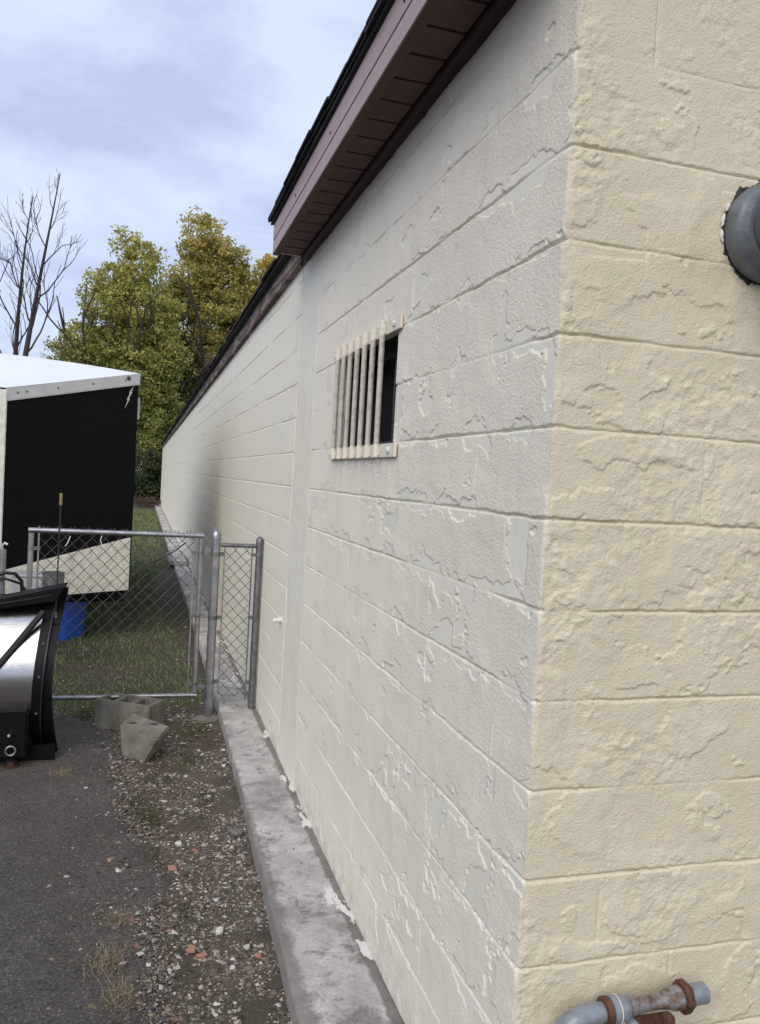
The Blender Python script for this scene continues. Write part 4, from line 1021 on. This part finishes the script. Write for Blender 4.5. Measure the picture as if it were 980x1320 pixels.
# ---- grass
def blades(n, xs, ys, hgt, wid, tone, lean=.55, zoff=None):
    a = RNG.uniform(0,2*PI,n); l = np.abs(RNG.normal(0,lean,n))*hgt; b = RNG.uniform(0,2*PI,n)
    dx, dy = np.cos(a)*wid/2, np.sin(a)*wid/2; z0 = (height_ground(xs,ys)*.6-.012 if zoff is None else zoff)
    lx, ly = np.cos(b)*l, np.sin(b)*l
    P = np.stack([np.stack([xs-dx,ys-dy,z0],-1), np.stack([xs+dx,ys+dy,z0],-1),
                  np.stack([xs+dx*.7+lx*.35,ys+dy*.7+ly*.35,z0+hgt*.6],-1), np.stack([xs-dx*.7+lx*.35,ys-dy*.7+ly*.35,z0+hgt*.6],-1),
                  np.stack([xs+lx,ys+ly,z0+hgt*.95],-1)], 1)
    i = np.arange(n)[:,None]*5
    F = np.concatenate([i+np.array([[0,1,2]]), i+np.array([[0,2,3]]), i+np.array([[3,2,4]])])
    return P.reshape(-1,3), F, np.repeat(tone,5,0)
def make_grass():
    M = mat('grass_blades', (1,1,1), .7, 0, var=.2, var_scale=3, tone=True)
    n = 120000
    ys = 4.15 + 29*RNG.random(n)**2.3; xs = -4.0 + 3.75*RNG.random(n)
    dens = fbm(xs*1.6, ys*1.6, 501, 4) + .10*RNG.normal(size=n)
    edge = np.interp(ys, [4.1, 4.7, 7, 10, 14, 30], [-.75,-.42,-.55,-.75,-.55,-.35])
    near_kerb = sstep(0, .25, xs-edge)
    keep = (dens - .5*near_kerb > .36) & (RNG.random(n) > .75*near_kerb) & ((xs < asphalt_edge(ys)-0.05) | (ys > 4.45) | (xs > -1.25))
    keep &= (ys > 4.35 + .5*(fbm(xs*6, xs*0, 502, 3)-.5))
    xs, ys = xs[keep], ys[keep]; n = len(xs)
    hgt = RNG.uniform(.018,.055,n)*np.interp(ys,[4,9,30],[.9,1.3,1.6])*(.6+.8*fbm(xs*3,ys*3,503,2)); wid = RNG.uniform(.003,.006,n)*np.interp(ys,[4,8,30],[1.2,2.0,6])
    g = np.array([.19,.245,.105])[None]*RNG.uniform(.55,1.35,(n,1)) ; dry = np.array([.17,.145,.075])[None]*RNG.uniform(.6,1.2,(n,1))
    dk = np.clip(.10+.9*sstep(.52,.66,fbm(xs*2.3,ys*2.3,505,3)) , 0, 1); pick = RNG.random(n) < dk*.5
    tone = np.where(pick[:,None], dry, g)
    v, f, c = blades(n, xs, ys, hgt, wid, tone)
    o = link('grass', np_mesh('grass', v, f, False, c), M); tag(o, 'short patchy lawn behind the gate', None, None, 'stuff')
    # moss and weeds along the tarmac edge
    cen = [(-.775,2.53,.085,900),(-.755,2.08,.05,450),(-.83,2.75,.05,300),(-.42,3.9,.10,500),(-.50,3.35,.08,350),(-1.15,4.35,.15,700),(-.45,2.75,.06,140),(-.66,3.0,.06,160),(-.62,1.62,.05,120)]
    X=[];Y=[];
    for x,y,r,k in cen: X.append(x+RNG.normal(0,r*.5,k)); Y.append(y+RNG.normal(0,r*.8,k))
    xs=np.concatenate(X); ys=np.concatenate(Y); n=len(xs)
    tone = np.array([.085,.095,.035])[None]*RNG.uniform(.5,1.4,(n,1))
    v,f,c = blades(n, xs, ys, RNG.uniform(.006,.026,n), RNG.uniform(.002,.0045,n), tone, .9, height_ground(xs,ys)-.008)
    o = link('moss', np_mesh('moss', v, f, False, c), M); tag(o, 'green moss and weeds along the asphalt edge', None, None, 'stuff')
    # fallen leaves behind the gate
    n = 1500; ys = 3.6+7*RNG.random(n)**1.6; xs = -1.9+1.6*RNG.random(n)
    pal = np.array([(.33,.29,.22),(.20,.14,.09),(.42,.40,.35),(.15,.12,.09)]); tone = pal[RNG.choice(4,n,p=[.25,.35,.12,.28])]
    size = RNG.uniform(.006,.017,n)
    v,f,c = shards(n, xs, ys, size, tone, flat=.15, lift=.012)
    o = link('leaf_litter', np_mesh('leaf_litter', v, f, False, c), mat('stone_chips',(1,1,1))); tag(o, 'dead leaves and chips scattered over the lawn', None, None, 'stuff')
    n = 2600; ys = .4+4*RNG.random(n)**1.2; xs = asphalt_edge(ys) + RNG.normal(-.03,.17,n)
    xs = np.minimum(xs, -.32); size = RNG.uniform(.004,.012,n)
    tone = np.array([(.17,.12,.08),(.10,.075,.055),(.28,.22,.15),(.06,.05,.04)])[RNG.choice(4,n,p=[.3,.3,.12,.28])]*RNG.uniform(.7,1.2,(n,1))
    v,f,c = shards(n, xs, ys, size, tone, flat=.12, lift=.006+.012*sstep(-.02, .08, asphalt_edge(ys)-xs))
    o = link('leaf_litter', np_mesh('leaf_litter', v, f, False, c), mat('stone_chips',(1,1,1))); tag(o, 'brown leaf crumbs along the edge of the asphalt', None, None, 'stuff')
    # dry straw tufts on the asphalt
    for (x,y,r,k,lab) in ((-.905,1.30,.075,420,'largest dry straw tuft growing through the asphalt'),(-.875,1.575,.045,220,'small dry straw tuft behind the largest one on the asphalt'),(-.86,1.10,.06,260,'flattened dry straw tuft nearest the foot of the picture'),(-1.22,3.15,.06,160,'sparse dry straw tuft in front of the snow plow')):
        xs = x+RNG.normal(0,r*.4,k); ys = y+RNG.normal(0,r*.55,k)
        tone = RNG.uniform(.45,1.25,(k,1))*np.ones((1,3))
        v,f,c = blades(k, xs, ys, RNG.uniform(.012,.042,k), RNG.uniform(.0014,.0026,k), tone, 1.7, np.full(k,.004))
        o = link('straw_tuft', np_mesh('straw_tuft', v, f, False, c), M_STRAW); tag(o, lab, 'grass tuft', 'dry grass tufts on the asphalt')
make_grass()

# ================================================================== TREES
def branches(start, direction, length, radius, depth, rng, out, tips, spread=.55, up=.12, kids=(2,3), shrink=.72, seg=4, crook=.16):
    p = np.array(start, float); d = np.array(direction, float); d /= np.linalg.norm(d); pts = [p.copy()]; rs = [radius]
    for i in range(seg):
        d = d + rng.normal(0, crook, 3) + np.array([0,0,up]); d /= np.linalg.norm(d)
        p = p + d*length/seg; pts.append(p.copy()); rs.append(radius*(1-.42*(i+1)/seg))
        if depth > 0 and i >= 1 and rng.random() < .55:
            s = rng.normal(0, 1, 3); s -= d*s.dot(d); s /= np.linalg.norm(s)
            branches(p, d*math.cos(spread*1.3)+s*math.sin(spread*1.3), length*shrink*.75, radius*.42, depth-1, rng, out, tips, spread, up, kids, shrink, seg, crook)
    out.append((pts, rs))
    if depth == 0: tips.append(p); return
    for k in range(rng.integers(kids[0], kids[1]+1)):
        s = rng.normal(0, 1, 3); s -= d*s.dot(d); s /= np.linalg.norm(s); a = spread*rng.uniform(.5,1.2)
        branches(p, d*math.cos(a)+s*math.sin(a), length*shrink*rng.uniform(.8,1.1), radius*.60, depth-1, rng, out, tips, spread, up, kids, shrink, seg, crook)

def make_trees():
    ML = mat('autumn_leaves', (4.0,4.0,4.2), .6, 0, var=.15, var_scale=1.5, tone=True, spec=.2)
    nt = ML.node_tree; b = nt.nodes['Principled BSDF']
    # leaves let some light through
    tr = nt.nodes.new('ShaderNodeBsdfTranslucent'); ms = nt.nodes.new('ShaderNodeMixShader'); ms.inputs[0].default_value = .48
    out = [n for n in nt.nodes if n.type == 'OUTPUT_MATERIAL'][0]; src = b.inputs['Base Color'].links[0].from_socket
    nt.links.new(src, tr.inputs[0]); nt.links.new(b.outputs[0], ms.inputs[1]); nt.links.new(tr.outputs[0], ms.inputs[2]); nt.links.new(ms.outputs[0], out.inputs[0])
    def leaves(centres, radii, per, size, toneA, toneB, warm_hi, zlo, zhi, rng):
        C = np.repeat(centres, per, 0); n = len(C); R = np.repeat(radii, per)[:,None]
        d = rng.normal(0,1,(n,3)); d /= np.linalg.norm(d,axis=1)[:,None]; P = C + d*R*rng.random((n,1))**.45*np.array([1,1,.72])
        u = rng.normal(0,1,(n,3)); u /= np.linalg.norm(u,axis=1)[:,None]; w = np.cross(u, rng.normal(0,1,(n,3))); w /= np.linalg.norm(w,axis=1)[:,None]
        s = size*rng.uniform(.6,1.3,(n,1))
        V = np.stack([P-u*s*.55, P+w*s*.32, P+u*s*.55, P-w*s*.32], 1).reshape(-1,3)
        F = (np.arange(n)[:,None]*4 + np.arange(4)[None])
        hgt = np.clip((P[:,2]-zlo)/(zhi-zlo),0,1); ck = np.repeat(rng.normal(0,.18,len(centres)),per)
        t = np.clip(hgt*warm_hi + ck + rng.normal(0,.18,n), 0, 1)[:,None]
        tone = (np.array(toneA)*(1-t)+np.array(toneB)*t)*rng.uniform(.65,1.3,(n,1))
        return V, F, np.repeat(tone,4,0)
    def tree(name, x, y, h, trunk_r, crown, nclump, label, cat, toneA, toneB, warm, seed, per=64, size=.17, low=.12):
        """crown: list of (dx, z, radius-x, radius-z) lobes relative to the trunk"""
        rng = np.random.default_rng(seed)
        e = empty(name, (x,y,0), label, cat, 'trees behind the far end of the building' if name == 'maple_tree' else None)
        out = []; tips = []
        for a in range(4):
            an = a*PI/2+rng.uniform(-.5,.5)
            branches((x,y,h*.16+a*.3), (.42*math.cos(an), .42*math.sin(an), 1), h*.25, trunk_r*.55, 2, rng, out, tips, .42, .12, (2,3), .74, 4, .12)
        mb = MB(); mb.tube([(x+.05,y,-.3),(x,y,h*.08),(x-.03,y,h*.2)], [trunk_r*1.5,trunk_r,trunk_r*.85], 10)
        mb.build('trunk', M_BARK, e, smooth=True)
        mb = MB()
        for pts, rs in out: mb.tube(pts, [max(r,.012) for r in rs], 5, False)
        mb.build('limbs', M_BARK, e, smooth=True)
        cs = []; rr = []
        tot = sum(l[2]**2 for l in crown)
        for (dx, z, rx, rz) in crown:
            k = int(nclump*rx**2/tot)
            d = rng.normal(0,1,(k,3)); d /= np.linalg.norm(d,axis=1)[:,None]; r = rng.random((k,1))**.42
            p = np.array([x+dx,y,z]) + d*r*np.array([rx,rx*.9,rz]); cs.append(p); rr.append(rng.uniform(.25,.72,k))
        cs = np.concatenate(cs); rr = np.concatenate(rr); m = cs[:,2] > low; cs, rr = cs[m], rr[m]
        V,F,c = leaves(cs, rr, per, size, toneA, toneB, warm, 1.0, h, rng)
        link('crown', np_mesh('crown', V, F, False, c), ML, e)
    G = (.058,.072,.020); Yl = (.24,.165,.035)
    tree('maple_tree', -1.9, 44, 14.6, .26, [(-.3,12.4,1.0,2.3),(.7,11.8,.95,2.3),(-1.1,10.2,1.5,2.4),(.9,9.3,1.9,2.6),(-2.1,7.4,1.7,1.9),(.2,6.6,2.3,2.6),(1.5,4.2,1.7,2.6),(-1.0,4.2,2.1,2.4),(1.3,2.1,.9,1.9),(-3.0,6.0,.9,1.0),(2.0,7.4,1.3,1.6),(-3.1,4.2,1.2,1.4)], 1350, 'yellow green autumn maple with pointed tops rising just right of the trailer', 'tree', (.080,.092,.029), (.165,.148,.046), .75, 1)
    tree('maple_tree', 2.3, 47, 16.8, .3, [(-.5,14.9,1.3,1.8),(.8,14.0,1.5,1.7),(2.1,12.2,1.5,1.8),(-.8,12.2,1.7,2.0),(1.0,10.7,2.1,2.0),(2.6,9.8,1.3,1.6),(.2,8.2,2.2,2.2),(-1.3,6.0,1.9,2.4),(-2.1,9.6,1.2,1.6),(-1.9,11.3,.8,1.3),(1.6,5.6,2.0,2.4),(-1.6,3.2,1.4,2.2)], 1350, 'tallest autumn tree with orange tinted rounded top behind the roofline', 'tree', (.070,.076,.026), (.170,.140,.045), .8, 2)
    tree('maple_tree', 6.4, 48, 15.4, .25, [(0,13.6,1.2,1.6),(-.8,11.8,1.3,1.7),(.9,11.8,1.5,1.8),(0,9.6,1.9,2.0)], 620, 'autumn tree partly hidden by the end of the brown soffit', 'tree', G, Yl, .6, 3)
    tree('evergreen_tree', -5.4, 50, 8.4, .18, [(0,6.4,1.2,1.0),(-.9,5.6,1.3,1.0),(1.1,5.4,1.3,1.0),(2.4,5.2,1.2,.9),(0,3.8,1.9,1.4)], 240, 'dark green low tree top showing over the trailer roof', 'tree', (.030,.045,.018), (.06,.07,.025), .4, 4, 190, .2)
    # dark shrubs at the far end of the grass
    for i, (x, y, h, r, lab) in enumerate(((-.75,41.0,2.6,.75,'dark green shrub at the far end of the grass'),(.35,41.6,2.3,.8,'dark shrub half hidden behind the far wall end'),(-2.0,41.8,3.0,.9,'broad dark shrub behind the trailer'))):
        tree('shrub', x, y, h, .06, [(0,h*.45,r,h*.42),(.3,h*.7,r*.7,h*.3),(-.3,h*.3,r*.9,h*.3)], 26, lab, 'shrub', (.022,.032,.014), (.05,.055,.02), .4, 20+i, 230, .15, .05)
    # brush pile
    rng = np.random.default_rng(9); mb = MB()
    for i in range(70):
        p = np.array([-.45+rng.normal(0,.35), 36.3+rng.normal(0,.5), rng.uniform(.02,.35)]); d = rng.normal(0,1,3); d[2] *= .35; d /= np.linalg.norm(d)
        mb.tube([p-d*.5, p+rng.normal(0,.05,3), p+d*.5], .012, 4, False)
    o = mb.build('brush_pile', mat('twigs', (.10,.06,.05), .9, 0, var=.4, var_scale=4)); tag(o, 'pile of reddish brush at the far end of the grass', None, None, 'stuff')
    # two bare trees behind the trailer
    def bare(x, y, h, r, seed, label, lean, curves):
        rng = np.random.default_rng(seed); e = empty('bare_tree', (x,y,0), label, 'tree', 'bare trees behind the trailer')
        tr = [(x + lean*t**1.6 + .22*math.sin(3.1*t+seed), y + .2*math.sin(2*t), h*t) for t in np.linspace(-.02, 1, 14)]
        rs = [max(.018, r*(1-.93*max(t,0)**.8)) for t in np.linspace(-.02, 1, 14)]
        MB().tube(tr, rs, 9).build('trunk', M_DEADBARK, e, smooth=True)
        out = []; tips = []
        for (t, side, ln, rad) in curves:
            i = int(t*13); p = np.array(tr[i])*(1-(t*13-i)) + np.array(tr[min(i+1,13)])*(t*13-i)
            branches(p, (side, rng.normal(0,.35), .95), ln*.72, rad*.8, 2, rng, out, tips, .42, .10, (1,2), .72, 5, .12)
        mb = MB()
        for pts, rr in out: mb.tube(pts, [max(q*.8,.006) for q in rr], 5, False)
        mb.build('limbs', M_DEADBARK, e, smooth=True)
    bare(-5.80, 34, 13.5, .21, 17, 'taller bare tree with upright twigs behind the trailer', 1.0,
         [(.33,.9,2.4,.06),(.40,-.7,2.3,.06),(.46,.8,2.6,.07),(.52,.6,2.8,.07),(.55,-.6,2.3,.06),(.62,.75,2.3,.055),(.66,-.5,2.0,.05),(.72,.7,1.8,.045),(.78,-.6,1.5,.04),(.83,.6,1.3,.035),(.89,-.4,1.0,.03),(.93,.4,.8,.025)])
    bare(-6.35, 34.6, 12.6, .20, 8, 'bare tree with spreading limbs at the left edge behind the trailer', .9,
         [(.36,-.9,2.4,.06),(.44,-.8,2.6,.07),(.5,.7,2.4,.06),(.58,-.8,2.5,.06),(.64,.5,2.0,.05),(.7,-.6,2.0,.05),(.78,-.6,1.6,.04),(.85,.5,1.2,.035),(.92,-.5,.9,.03)])
make_trees()
